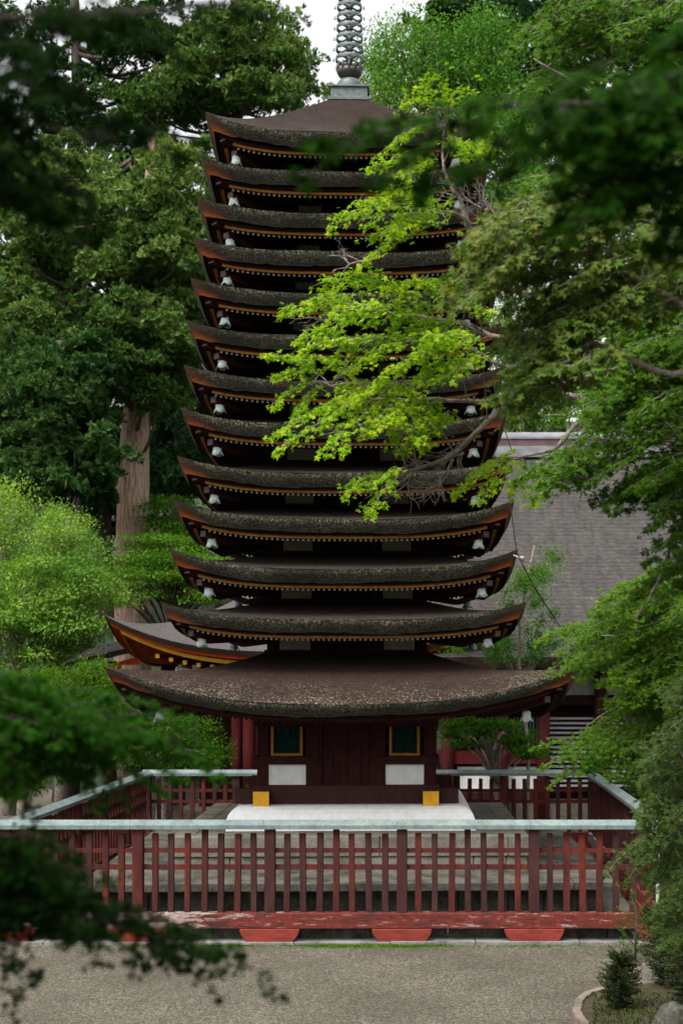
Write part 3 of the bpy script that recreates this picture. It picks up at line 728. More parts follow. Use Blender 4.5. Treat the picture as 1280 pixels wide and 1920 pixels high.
# ================================================================== FENCE (four sides)
FX0, FX1, FY0, FY1 = -4.84, 5.09, CY + 21.72, CY + 32.28
def cap_mb(L):
    mb = MB(); x_ = -L / 2
    while x_ < L / 2 - .01:
        l_ = min(2.0, L / 2 - x_); z = 1.79
        poly = [(-.125, z - .06), (.125, z - .06), (.125, z), (0, z + .072), (-.125, z)]
        vs = [(x_ + .002, y_, z_) for y_, z_ in poly] + [(x_ + l_ - .002, y_, z_) for y_, z_ in poly]
        mb.add(vs, [(0, 1, 2, 3, 4)[::-1], (5, 6, 7, 8, 9)] + [(i, i + 5, (i + 1) % 5 + 5, (i + 1) % 5)[::-1] for i in range(5)]); x_ += l_
    return mb
def make_fence(label, center, rz, L, nb, corner_posts):
    e = empty('fence', center, rz); tag(e, label, 'fence', 'red timber fences round the pagoda court')
    bay = L / nb
    c_ = cap_mb(L + .24).build('copper_cap', M['copper'], e)
    for i in range(nb + 1):
        if not corner_posts and i in (0, nb): continue
        x_ = -L / 2 + i * bay
        mb = MB(); mb.box(x_ - .078, x_ + .078, -.078, .078, .44, 1.732); mb.build('post', rnd.choice([M['fence2'], M['fence2'], M['fence']]), e, bevel=.008)
    for i in range(nb + (1 if corner_posts else 0)):
        x_ = -L / 2 + i * bay
        if not corner_posts and i == 0: continue
        mb = MB(); mb.prism([(x_ - .45, .228), (x_ + .45, .228), (x_ + .445, .185), (x_ + .42, .13), (x_ + .38, .075), (x_ + .335, .03), (x_ + .30, .0), (x_ - .30, .0), (x_ - .335, .03), (x_ - .38, .075), (x_ - .42, .13), (x_ - .445, .185)], -.11, .11)
        mb.build('foot', M['redpaint'], e, bevel=.008)
    for i in range(nb):
        for j in range(1, 8):
            x_ = -L / 2 + i * bay + bay * j / 8 + rnd.uniform(-.006, .006)
            mb = MB(); zt_ = 1.732 if j == 4 else 1.655 + rnd.uniform(-.01, .01)
            mt = Matrix.Translation((x_, 0, .45)) @ Matrix.Rotation(R(rnd.gauss(0, .35)), 4, 'Y'); hw_ = .046 + rnd.uniform(-.004, .003)
            mb.box(-hw_, hw_, -.03, .06, 0, zt_ - .45, mat=mt)
            o = mb.build('picket', rnd.choice([M['fence'], M['fence'], M['fence2']]), e, bevel=.007)
    for za, zb in ((1.365, 1.43), (1.11, 1.185)):
        mb = MB(); mb.box(-L / 2 + .05, L / 2 - .05, -.012, .042, za, zb); mb.build('rail', M['fence'], e)
    mb = MB(); mb.box(-L / 2 - .12, L / 2 + .12, -.085, .085, .23, .468); mb.build('base_beam', M['peel'], e, bevel=.012)
    return e
cxf, cyf = (FX0 + FX1) / 2, (FY0 + FY1) / 2
make_fence('front red picket fence with copper cap and peeling base beam, nearest the gravel', (cxf, FY0, 0), 0, FX1 - FX0, 5, True)
make_fence('far red picket fence with pale cap running behind the pagoda', (cxf, FY1, 0), 0, FX1 - FX0, 5, True)
make_fence('red side fence with sloping capped rail on the left of the court', (FX0, cyf, 0), R(90), FY1 - FY0 - .20, 5, False)
make_fence('red side fence with sloping capped rail on the right of the court, by the maples', (FX1, cyf, 0), R(-90), FY1 - FY0 - .20, 5, False)

# ================================================================== LEFT SHRINE HALL
def hall_left():
    e = empty('shrine_hall', P(500, 1350, 38)); e.location.z = 0; tag(e, 'vermilion shrine hall with curved bark roof and ochre fascia left behind the pagoda', 'hall')
    L = e.location
    D0 = 35.2; xl = P(195, 0, D0).x; xr = 3.4; zt = P(0, 1222, D0).z; tip = P(0, 1153, D0).z - zt
    yf = CY + D0; yb = yf + 11; ymid = (yf + yb) / 2; zr = zt + 2.15
    top = MB(); edge = MB(); fas = MB(); fas2 = MB(); raf = MB(); sof = MB(); rend = MB()
    cx = (xl + xr) / 2; hw = (xr - xl) / 2; hd = (yb - yf) / 2; rx = hw * .30
    nu, nv = 30, 12
    for q in range(4):
        vs = []
        for a in range(nv + 1):
            v = a / nv
            for c_ in range(nu + 1):
                u = -1 + 2 * c_ / nu
                ex = rx + (hw - rx) * v; ey = .05 + (hd - .05) * v
                if q == 0: x_, y_ = u * ex, -ey
                elif q == 1: x_, y_ = ex, u * ey
                elif q == 2: x_, y_ = -u * ex, ey
                else: x_, y_ = -ex, -u * ey
                z = zt + (zr - zt) * (1 - v) ** 1.45 + tip * abs(u) ** 3.0 * v ** 2.5
                vs.append((cx + x_ - L.x, ymid + y_ - L.y, z))
        top.add(vs, [(a * (nu + 1) + c_, a * (nu + 1) + c_ + 1, (a + 1) * (nu + 1) + c_ + 1, (a + 1) * (nu + 1) + c_)[::-1] for a in range(nv) for c_ in range(nu)], 0, None, True)
        for (m_, h0, h1, i0, i1) in ((edge, 0, -.13, 0, .05), (fas2, -.13, -.22, .10, .14), (fas, -.26, -.36, .32, .34)):
            vs = []
            for (h_, ins) in ((h0, i0), (h1, i1), (h1 + (.03 if m_ is fas else 0), i1 + (.03 if m_ is fas else .4))):
                for c_ in range(nu + 1):
                    u = -1 + 2 * c_ / nu
                    ex = hw - ins; ey = hd - ins
                    if q == 0: x_, y_ = u * ex, -ey
                    elif q == 1: x_, y_ = ex, u * ey
                    elif q == 2: x_, y_ = -u * ex, ey
                    else: x_, y_ = -ex, -u * ey
                    vs.append((cx + x_ - L.x, ymid + y_ - L.y, zt + tip * abs(u) ** 3.0 * (1 - ins * .25) + h_))
            m_.add(vs, [(a * (nu + 1) + c_, a * (nu + 1) + c_ + 1, (a + 1) * (nu + 1) + c_ + 1, (a + 1) * (nu + 1) + c_)[::-1] for a in range(2) for c_ in range(nu)])
        vs = []
        for s_ in (0, .35, .7, 1):
            for c_ in range(nu + 1):
                u = -1 + 2 * c_ / nu; ins = .46 + 2.6 * s_; ex = hw - ins; ey = hd - ins
                if q == 0: x_, y_ = u * ex, -ey
                elif q == 1: x_, y_ = ex, u * ey
                elif q == 2: x_, y_ = -u * ex, ey
                else: x_, y_ = -ex, -u * ey
                vs.append((cx + x_ - L.x, ymid + y_ - L.y, zt + tip * abs(u) ** 3.0 * .88 * (1 - s_) - .30 - .05 * s_))
        sof.add(vs, [(a * (nu + 1) + c_, a * (nu + 1) + c_ + 1, (a + 1) * (nu + 1) + c_ + 1, (a + 1) * (nu + 1) + c_) for a in range(3) for c_ in range(nu)])
    n_ = int(hw * 2 / .34)
    for j in range(n_):
        for sy in (-1, 1):
            x_ = -hw + 1.2 + j * .34
            if x_ > hw - 1: continue
            z = zt + tip * abs(x_ / hw) ** 3 * .9 - .50
            xa_ = cx + x_ - L.x; raf.box(xa_ - .045, xa_ + .045, ymid + (-hd + .56 if sy < 0 else hd - 2.5) - L.y, ymid + (-hd + 2.5 if sy < 0 else hd - .56) - L.y, z, z + .09)
            ye_ = ymid + sy * (hd - .552) - L.y; rend.box(xa_ - .05, xa_ + .05, ye_ - .006, ye_ + .006, z - .005, z + .095)
    ro = top.build('roof', M['greyroof'], e); edge.build('bark_edge', M['thatch'], ro); fas2.build('vermilion_board', M['vermil'], ro); fas.build('fascia', M['yel2'], ro); raf.build('rafter_row', M['vermil'], ro); rend.build('rafter_ends', M['yel2'], ro); sof.build('eaves_boarding', M['vermil'], ro)
    # soffit and walls
    mb = MB(); mb.box(cx - hw + .9 - L.x, cx + hw - .9 - L.x, yf + .9 - L.y, yb - .9 - L.y, zt - .60, zt - .5); mb.build('soffit', M['crimson'], e)
    mb = MB(); mb.box(cx - hw + 1.9 - L.x, cx + hw - 2.2 - L.x, yf + 2.6 - L.y, yb - 2 - L.y, .5, zt - .3); mb.build('wall', M['darkest'], e)
    mb = MB(); mb.box(cx - hw + 1.5 - L.x, cx + hw - 1.5 - L.x, yf + 1.2 - L.y, yb - 1.5 - L.y, 0, .5); mb.build('plinth', M['stone'], e)
    mb = MB(); mb.box(cx - hw + 2.2 - L.x, cx + hw - 1.4 - L.x, yf + 1.55 - L.y, yf + 1.75 - L.y, zt - .75, zt - .4); mb.build('tie_beam', M['vermil'], e)
    for px_, wd in ((444, .14), (466, .15), (481, .13), (620, .15), (800, .15)):
        p_ = P(px_, 0, 36.9 if px_ != 466 else 36.7); mb = MB(); mb.tube([(p_.x - L.x, p_.y - L.y, .4), (p_.x - L.x, p_.y - L.y, zt - .35)], wd, 16); mb.build('column', M['crimson'], e)
hall_left()
def gate_roof():
    e = empty('side_pavilion', P(215, 1300, 42)); e.location.z = 0; L = e.location
    tag(e, 'small pavilion with low grey curved roof left of the vermilion hall', 'pavilion')
    top = MB(); n = 16; D = 40
    pts = [P(px_, py_, D) for px_, py_ in ((112, 1246), (150, 1236), (190, 1227), (225, 1218), (255, 1212), (300, 1200), (360, 1180))]
    vs = []
    for p_ in pts:
        for dy, dz in ((0, 0), (3.5, .5), (3.5, .35), (.15, -.15)): vs.append((p_.x - L.x, p_.y + dy - L.y, p_.z + dz))
    fs = [(i * 4 + j, i * 4 + (j + 1) % 4, i * 4 + 4 + (j + 1) % 4, i * 4 + 4 + j) for i in range(len(pts) - 1) for j in range(4)] + [(0, 1, 2, 3), (27, 26, 25, 24)]
    top.add(vs, fs); top.build('roof', M['greyroof'], e)
    mb = MB()
    for i in range(len(pts) - 1):
        a, b = pts[i], pts[i + 1]
        mb.add([(a.x - L.x + .5, a.y + .3 - L.y, a.z - .18), (b.x - L.x + .5, b.y + .3 - L.y, b.z - .18), (b.x - L.x + .5, b.y + .3 - L.y, b.z - .42), (a.x - L.x + .5, a.y + .3 - L.y, a.z - .30)], [(0, 1, 2, 3)])
    mb.build('fascia', M['vermil'], e)
    for dx in (.9, 2.4):
        mb = MB(); mb.tube([(pts[0].x + dx + .3 - L.x, pts[0].y + 1.2 - L.y, 0), (pts[0].x + dx + .3 - L.x, pts[0].y + 1.2 - L.y, pts[0].z + .1)], .12, 10); mb.build('column', M['crimson'], e)
gate_roof()

# ================================================================== RIGHT HALL
def hall_right():
    DW = 36.5; e = empty('main_hall', (P(1150, 0, DW).x, CY + DW, 0)); L = e.location
    tag(e, 'large hall with broad grey bark roof and louvred wall right behind the pagoda', 'hall')
    def pt(px, py, d): q = P(px, py, d); return (q.x - L.x, q.y - L.y, q.z)
    xl = P(760, 0, 40).x - L.x; xr = 14.0
    # curved roof slope, front and back
    ze = P(0, 1232, 35.2).z; zr = P(0, 850, 43.5).z; ye = CY + 35.2 - L.y; yr = CY + 43.5 - L.y
    mb = MB(); vs = []; n = 14
    for i in range(n + 1):
        t = i / n; y_ = ye + (yr - ye) * t; z = ze + (zr - ze) * (t * .72 + .28 * t * t)
        vs += [(xl - (.5 * t), y_, z), (xr, y_, z)]
    for i in range(1, n + 1):
        t = 1 - i / n; y_ = yr + (yr - ye) * (i / n); z = ze + (zr - ze) * (t * .72 + .28 * t * t); vs += [(xl - .5 * t, y_, z), (xr, y_, z)]
    mb.add(vs, [(2 * i, 2 * i + 1, 2 * i + 3, 2 * i + 2) for i in range(2 * n)], 0, None, True)
    ro = mb.build('roof', M['hallroof'], e)
    mb = MB(); mb.box(xl, xr, ye - .02, ye + .6, ze - .28, ze - .004); mb.build('bark_edge', M['thatch'], ro)
    mb = MB(); mb.box(xl - .3, xr, yr - .30, yr + .30, zr - .15, zr + .18); mb.build('ridge_base', M['grey'], ro)
    mb = MB(); mb.box(xl - .4, xr, yr - .24, yr + .24, zr + .18, zr + .40); mb.build('ridge_board', M['mauve'], ro)
    mb = MB(); mb.tube([(xl - .6, yr, zr + .47), (xr, yr, zr + .47)], [.17, .17], 12); mb.box(xl - .5, xr, yr - .27, yr + .27, zr + .40, zr + .45); mb.build('ridge_cap', M['grey'], ro)
    # walls
    mb = MB(); mb.box(xl + 1.2, xr, .3, 12, 0, ze + .3); mb.build('wall', M['darkest'], e)
    def panel(name, a, b, y0, y1, m, dd=0.0, th=.1):
        p0 = pt(a, y1, DW - dd); p1 = pt(b, y0, DW - dd); q = MB(); q.box(p0[0], p1[0], p0[1] - th, p0[1] + .3 + dd, p0[2], p1[2]); return q.build(name, m, e)
    panel('plaster_band', 1000, 1400, 1252, 1303, M['dullwhite'], 0, .02)
    panel('tie_beam', 830, 1400, 1305, 1322, M['darkest'], .1)
    panel('plaster_panel', 857, 930, 1437, 1484, M['white']); panel('plaster_panel', 953, 1005, 1437, 1484, M['white'])
    panel('lower_beam', 822, 1030, 1408, 1432, M['crimson'], .12); panel('lower_beam', 822, 1030, 1485, 1500, M['dark'], .12)
    panel('skirting', 822, 1400, 1500, 1560, M['stone'], .1)
    for a in (838, 941, 1018, 1125, 1240):
        p_ = pt(a, 0, DW - .25); q = MB(); q.tube([(p_[0], p_[1], .2), (p_[0], p_[1], ze - .2)], .16, 14); q.build('column', M['dark'] if a > 1100 else M['crimson2'], e)
    q = MB()
    for j in range(8):
        p0 = pt(962 + j * 6, 1405, DW - .1); p1 = pt(965 + j * 6, 1345, DW - .1); q.box(p0[0], p1[0], p0[1] - .03, p0[1] + .02, p0[2], p1[2])
    q.build('lattice', M['gr2'], e)
    q = MB(); z_ = 1345
    while z_ < 1478:
        p0 = pt(1030, z_ + 4, DW - .1); p1 = pt(1112, z_, DW - .1); q.box(p0[0], p1[0], p0[1] - .03, p0[1] + .03, p0[2], p1[2]); z_ += 9
    q.build('louvre', M['chalk'], e)
    q = MB(); z_ = 1345
    while z_ < 1478:
        p0 = pt(1134, z_ + 4, DW - .1); p1 = pt(1225, z_, DW - .1); q.box(p0[0], p1[0], p0[1] - .03, p0[1] + .03, p0[2], p1[2]); z_ += 9
    q.build('louvre', M['chalk'], e)
k = NM('weathered grey bark roof', .9, .2); v = k.map('Object', (1, 1, 6)); f = k.noise(v, 5, 8, .75); g = k.noise(k.map('Object', (5, 1, .5)), 1.2, 4)
c = k.ramp(k.math('ADD', k.math('MULTIPLY', f, .75), k.math('MULTIPLY', g, .25)), [(.38, (.020, .018, .017)), (.60, (.075, .067, .062))])
wv = k.n('ShaderNodeTexWave', wave_type='BANDS', bands_direction='Z'); wv.inputs['Scale'].default_value = 2.6; wv.inputs['Distortion'].default_value = 1.2; wv.inputs['Detail'].default_value = 4; wv.inputs['Detail Scale'].default_value = 3
k.l(k.map('Object'), wv.inputs['Vector'])
c = k.mix(k.ramp(wv.outputs['Fac'], [(.0, .45), (.35, 0.0)]), c, (.018, .017, .015))
sp2 = k.ramp(k.noise(k.map('Object'), 26, 3, .8), [(.70, 0.0), (.74, 1.0)]); c = k.mix(sp2, c, (.16, .15, .135))
k.col(c).bump(f, .7, .04); M['hallroof'] = k.m
M['crimson2'] = wood('dull crimson paint', (.075, .016, .018), (.11, .022, .024))
M['gr2'] = plain_noise('green lattice paint', (.05, .10, .09), (.09, .16, .14), 9)
hall_right()

# ================================================================== wire
e = empty('lightning_wire', P(945, 880, 24.4)); tag(e, 'thin dark wire hanging down past the right roof corners to the hall', 'wire')
L = e.location; pts = [(945, 860, 24.4), (950, 900, 24.3), (958, 960, 24.2), (968, 1035, 24.1), (975, 1050, 24.1), (1000, 1100, 24.6), (1040, 1160, 25.5), (1090, 1240, 27), (1135, 1305, 29), (1180, 1400, 32), (1200, 1480, 34)]
mb = MB(); mb.tube([P(*a) - L for a in pts], .010, 5); mb.build('wire', M['black'], e)
mb = MB(); mb.tube([P(962, 1041, 24.1) - L, P(977, 1047, 24.1) - L], .012, 6); mb.tube([P(975, 1046, 24.1) - L, P(981, 1046, 24.1) - L], .03, 8); mb.build('insulator', M['chalk'], e)

# ================================================================== VEGETATION
def ground_z(d): return 2.55 * min(1, max(0, (14.5 - d) / 9.5)) ** 1.2 if d < 14.5 else (0 if d < 44 else min(26, (d - 44) * .33))
def tree(name, label, cat, base, group=None):
    e = empty(name, base); tag(e, label, cat, group); return e

def conifer(label, tx, d, rad, ty_top, regions, mat, pads=1.0, size=.23, lean=0, trunk_mat='barkd', ntuft=66, group='cedars behind the shrine', padr=(1.1, .95, .80), dj=3.0):
    """regions: (cx, cy, rx, ry, n, tint) in picture pixels at distance d"""
    b = P(tx, 0, d); b.z = ground_z(d) - .2; e = tree('cedar_tree', label, 'tree', b, group)
    zt = P(0, ty_top, d).z; tr = MB(); n = 10; H = zt - b.z
    pts = [Vector((lean * H * (i / n) ** 1.5 + .12 * math.sin(i * 1.7), .1 * math.cos(i), H * i / n)) for i in range(n + 1)]
    if trunk_mat == 'bark': tr.tube([Vector((.12 * max(0, i - 4), .15 * max(0, i - 4), pts[i].z)) for i in range(9)], [rad * q_ for q_ in (1.15, 1.06, 1.0, .95, .86, .6, .45, .34, .2)], 24, wob=.10)
    else: tr.tube(pts, [rad * (1.25 - .95 * i / n) if i else rad * 1.45 for i in range(n + 1)], 20, wob=.10)
    tr.build('trunk', M[trunk_mat], e)
    br = MB(); cl = Cloud()
    for (cx, cy, rx, ry, n_, tint) in regions:
        for j in range(int(n_ * pads)):
            a = rnd.uniform(0, 2 * math.pi); q = math.sqrt(rnd.random()); pd = d + rnd.uniform(-dj, dj)
            c = P(cx + rx * q * math.cos(a), cy + ry * q * math.sin(a), pd) - b
            k_ = rnd.uniform(.55, 1.15); r_ = (padr[0] * k_, padr[1] * k_, padr[2] * k_)
            for sub in range(5):
                cc = c + Vector((rnd.uniform(-1, 1) * r_[0], rnd.uniform(-.8, .8) * r_[1], rnd.uniform(-.6, .6) * r_[2]))
                tuft_pad(cl, cc, [x * rnd.uniform(.32, .55) for x in r_], int(ntuft / 4), size, tint + rnd.uniform(-.2, .2))
            zz = max(.2, min(H * .97, c.z - rnd.uniform(0, 1.5))); f_ = zz / H
            st = Vector((lean * H * f_ ** 1.5, 0, zz))
            if rnd.random() < .55: br.tube(curve(st, c - Vector((0, 0, .2)), (0, 0, -.35 + rnd.uniform(-.4, .3)), 5), [.11, .09, .07, .05, .035, .02], 5, cap=False)
    if br.v: br.build('branches', M['barkd'], e)
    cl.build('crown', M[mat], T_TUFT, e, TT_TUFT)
    return e

conifer('tall old cedar with thick pinkish grey trunk left of the pagoda', 250, 46, .56, -60,
        [(190, 450, 170, 90, 40, .55), (60, 560, 80, 70, 14, .5), (300, 590, 75, 75, 24, .65), (300, 350, 80, 70, 16, .6), (150, 330, 120, 70, 15, .6), (120, 620, 110, 60, 22, .4), (300, 470, 80, 60, 18, .6), (215, 690, 50, 35, 6, .4), (265, 690, 45, 40, 9, .3), (290, 740, 25, 30, 2, .3), (335, 670, 40, 50, 8, .4)],
        'lf_cedar', trunk_mat='bark')
conifer('cedar with open top left of the finial, crown against the white sky', 440, 52, .40, -100,
        [(470, 110, 100, 70, 26, .55), (400, 170, 70, 60, 12, .45), (530, 190, 60, 25, 8, .6), (410, 40, 60, 50, 8, .5), (330, 210, 70, 70, 12, .4)],
        'lf_cedar', ntuft=56, dj=2.5)
conifer('dark cedar filling the upper left sky behind near leaves', 140, 54, .42, -120,
        [(150, 120, 170, 130, 22, .5), (285, 60, 30, 60, 8, .4), (60, 260, 90, 90, 13, .4), (280, 120, 80, 130, 17, .5), (60, 420, 90, 80, 24, .4), (20, 520, 60, 60, 10, .4), (230, 280, 80, 50, 12, .4)], 'lf_cedard', ntuft=56)
conifer('low boughed dark cedar in front of the thick trunk at left', 120, 42.5, .30, 640,
        [(70, 790, 90, 110, 56, .8), (20, 880, 80, 60, 14, .6), (110, 900, 65, 60, 14, .55), (110, 680, 80, 40, 10, .4), (140, 820, 20, 60, 5, .5)], 'lf_cedard', dj=1.5)
for (lab, tx, d, top, regs) in (
        ('slim dark cedar right of the thick trunk, close to the pagoda eaves', 335, 58, 380, [(345, 520, 45, 70, 12, .3), (340, 760, 50, 110, 26, .15), (330, 900, 50, 60, 12, .1)]),
        ('far dark cedar at the left edge of the wood', -30, 60, 560, [(20, 830, 80, 110, 34, .25), (0, 720, 50, 70, 10, .3), (30, 600, 60, 60, 8, .35)]),
        ('far dark cedar behind the left thick trunk', 200, 62, 560, [(170, 780, 90, 130, 36, .1), (190, 940, 90, 60, 18, .1), (330, 880, 60, 60, 10, .15)]),
        ('far dark cedar partly hidden by the pagoda middle roofs', 420, 64, 300, [(420, 480, 60, 150, 26, .15), (420, 750, 60, 150, 26, .1)])):
    conifer(lab, tx, d, .32, top, regs, 'lf_cedard', size=.28, ntuft=48)
for (lab, tx, d, top, regs) in (
        ('dark cedar high on the hill right of the finial', 860, 66, -60, [(860, 40, 70, 60, 16, .2), (900, 140, 80, 80, 18, .15)]),
        ('dark cedar on the hill behind the right maples', 1050, 64, -120, [(1040, 120, 110, 160, 60, .15), (1040, 420, 110, 150, 36, .1)]),
        ('dark cedar at the upper right corner behind the maples', 1240, 62, -120, [(1230, 150, 110, 200, 44, .15), (1230, 520, 110, 200, 40, .1)]),
        ('dark cedar above the hall ridge at right', 1120, 60, 380, [(1120, 650, 120, 130, 30, .15), (1300, 700, 100, 150, 24, .1)])):
    conifer(lab, tx, d, .34, top, regs, 'lf_cedard', size=.30, ntuft=48)

def broadleaf(label, tx, d, rad, regions, mat, leaf=.11, cr=(.8, .7, .5), n_leaf=190, dj=1.5, kind='broadleaf_tree', layered=False, tmpl=None, group='leafy trees behind the shrine', shell=.35):
    b = P(tx, 0, d); b.z = ground_z(d) - .2; e = tree(kind, label, 'tree', b, group)
    top = min(cy - ry * .3 for (cx, cy, rx, ry, n_, t) in regions); H = P(0, top, d).z - b.z
    tr = MB(); n = 8; pts = [Vector((.25 * math.sin(i * .9) * (i / n), .15 * math.cos(i * 1.3) * (i / n), H * i / n)) for i in range(n + 1)]
    tr.tube(pts, [rad * (1.2 - i / n) + .02 for i in range(n + 1)], 12, wob=.06); tr.build('trunk', M['maplebark'] if rad < .2 else M['barkd'], e)
    br = MB(); cl = Cloud()
    for (cx, cy, rx, ry, n_, tint) in regions:
        for j in range(n_):
            a = rnd.uniform(0, 2 * math.pi); q = math.sqrt(rnd.random())
            c = P(cx + rx * q * math.cos(a), cy + ry * q * math.sin(a), d + rnd.uniform(-dj, dj)) - b
            k_ = rnd.uniform(.5, 1.2); r_ = [x * k_ for x in cr]
            if layered: r_[2] *= .30
            blob(cl, c, r_, int(n_leaf * k_ * k_), leaf, tint + rnd.uniform(-.25, .25), up=1.4 if layered else .5, shell=shell)
            i_ = min(n - 1, max(4, int((c.z - 1.2) / H * n))) if H > 0 else 1
            if rnd.random() < .5: br.tube(curve(pts[i_], c, (0, 0, .25), 4), [min(.06, rad * .22) * x_ for x_ in (1, .8, .6, .4, .2)], 4, cap=False)
    if br.v: br.build('branches', M['maplebark'] if rad < .2 else M['barkd'], e)
    cl.build('crown', M[mat], tmpl or T_LEAF, e); return e

broadleaf('feathery fresh green tree right of the finial above the top roof', 800, 50, .3,
          [(790, 110, 110, 70, 60, .55), (740, 170, 60, 50, 24, .6), (880, 190, 90, 90, 50, .5), (900, 80, 70, 60, 30, .4)], 'lf_fresh', cr=(1.1, .9, .8), n_leaf=230, leaf=.13, shell=.2)
broadleaf('pale green tree right of the upper pagoda roofs', 960, 48, .25,
          [(960, 330, 80, 90, 50, .45), (930, 250, 70, 60, 28, .5), (1010, 440, 80, 60, 24, .4)], 'lf_fresh', cr=(.9, .8, .7), n_leaf=220, leaf=.12, shell=.2)
broadleaf('bright green tree above the hall ridge', 1000, 47, .22,
          [(990, 740, 90, 70, 46, .5), (960, 620, 60, 80, 26, .4), (1090, 720, 80, 70, 24, .35)], 'lf_fresh', cr=(.9, .8, .6), n_leaf=220, leaf=.12, shell=.2)
broadleaf('lime green tree at the left edge with upright shoots', 20, 40, .18,
          [(15, 955, 42, 42, 26, .75), (30, 1040, 60, 50, 30, .6)], 'lf_lime', cr=(.6, .5, .55), n_leaf=260, leaf=.085, shell=.4)
broadleaf('lime green bush tree below the low cedar', 115, 39, .16,
          [(115, 990, 44, 40, 26, .75), (130, 1045, 60, 40, 26, .55)], 'lf_lime', cr=(.55, .5, .5), n_leaf=260, leaf=.08, shell=.4)
broadleaf('wide light green tree with thin arching boughs at left', 40, 37.5, .1,
          [(70, 1110, 110, 65, 64, .5), (20, 1210, 90, 80, 44, .45), (160, 1120, 50, 60, 20, .55), (120, 1180, 60, 30, 12, .4)], 'lf_lime', cr=(.85, .7, .75), n_leaf=300, leaf=.11, shell=.3, layered=True)
broadleaf('layered green maple behind the left roof corners', 330, 42, .2,
          [(290, 1040, 60, 40, 34, .4), (240, 1090, 60, 45, 40, .5), (350, 1100, 60, 30, 26, .55), (330, 1050, 60, 30, 26, .35), (400, 1070, 60, 30, 20, .5)], 'lf_layer', cr=(.85, .7, .5), n_leaf=260, leaf=.085, layered=True, kind='maple_tree')
broadleaf('small maple touching the thick trunk foot', 350, 46, .2,
          [(340, 1000, 60, 35, 30, .25), (310, 960, 40, 30, 12, .2), (400, 990, 50, 50, 18, .2)], 'lf_layer', cr=(.9, .7, .5), n_leaf=240, leaf=.1, layered=True, kind='maple_tree')
broadleaf('dark leafy bushes behind the left side fence', 300, 34.8, .12,
          [(90, 1300, 110, 40, 60, .7), (190, 1275, 40, 25, 12, .6), (330, 1400, 90, 50, 36, .3), (180, 1370, 110, 60, 40, .4), (60, 1400, 110, 80, 44, .3), (250, 1310, 60, 30, 12, .5)], 'lf_mid', cr=(.5, .4, .38), n_leaf=300, leaf=.085, kind='shrub', shell=.3)
broadleaf('thin sapling with light leaves against the grey hall roof', 985, 33.6, .022,
          [(1000, 1090, 45, 40, 12, .6), (975, 1140, 45, 50, 12, .5), (1030, 1030, 20, 25, 3, .7), (1020, 1180, 45, 40, 8, .4), (900, 1210, 60, 20, 10, .3), (960, 1220, 60, 20, 10, .35)], 'lf_fresh', cr=(.40, .35, .30), n_leaf=230, leaf=.065, kind='sapling', shell=.05)
broadleaf('small dark green tree standing before the hall wall', 936, 33.5, .13,
          [(910, 1375, 85, 30, 24, .3), (960, 1405, 60, 22, 10, .2), (880, 1360, 50, 15, 8, .4)], 'lf_mid', cr=(.45, .4, .25), n_leaf=320, leaf=.08, kind='sapling', layered=True, shell=.1)

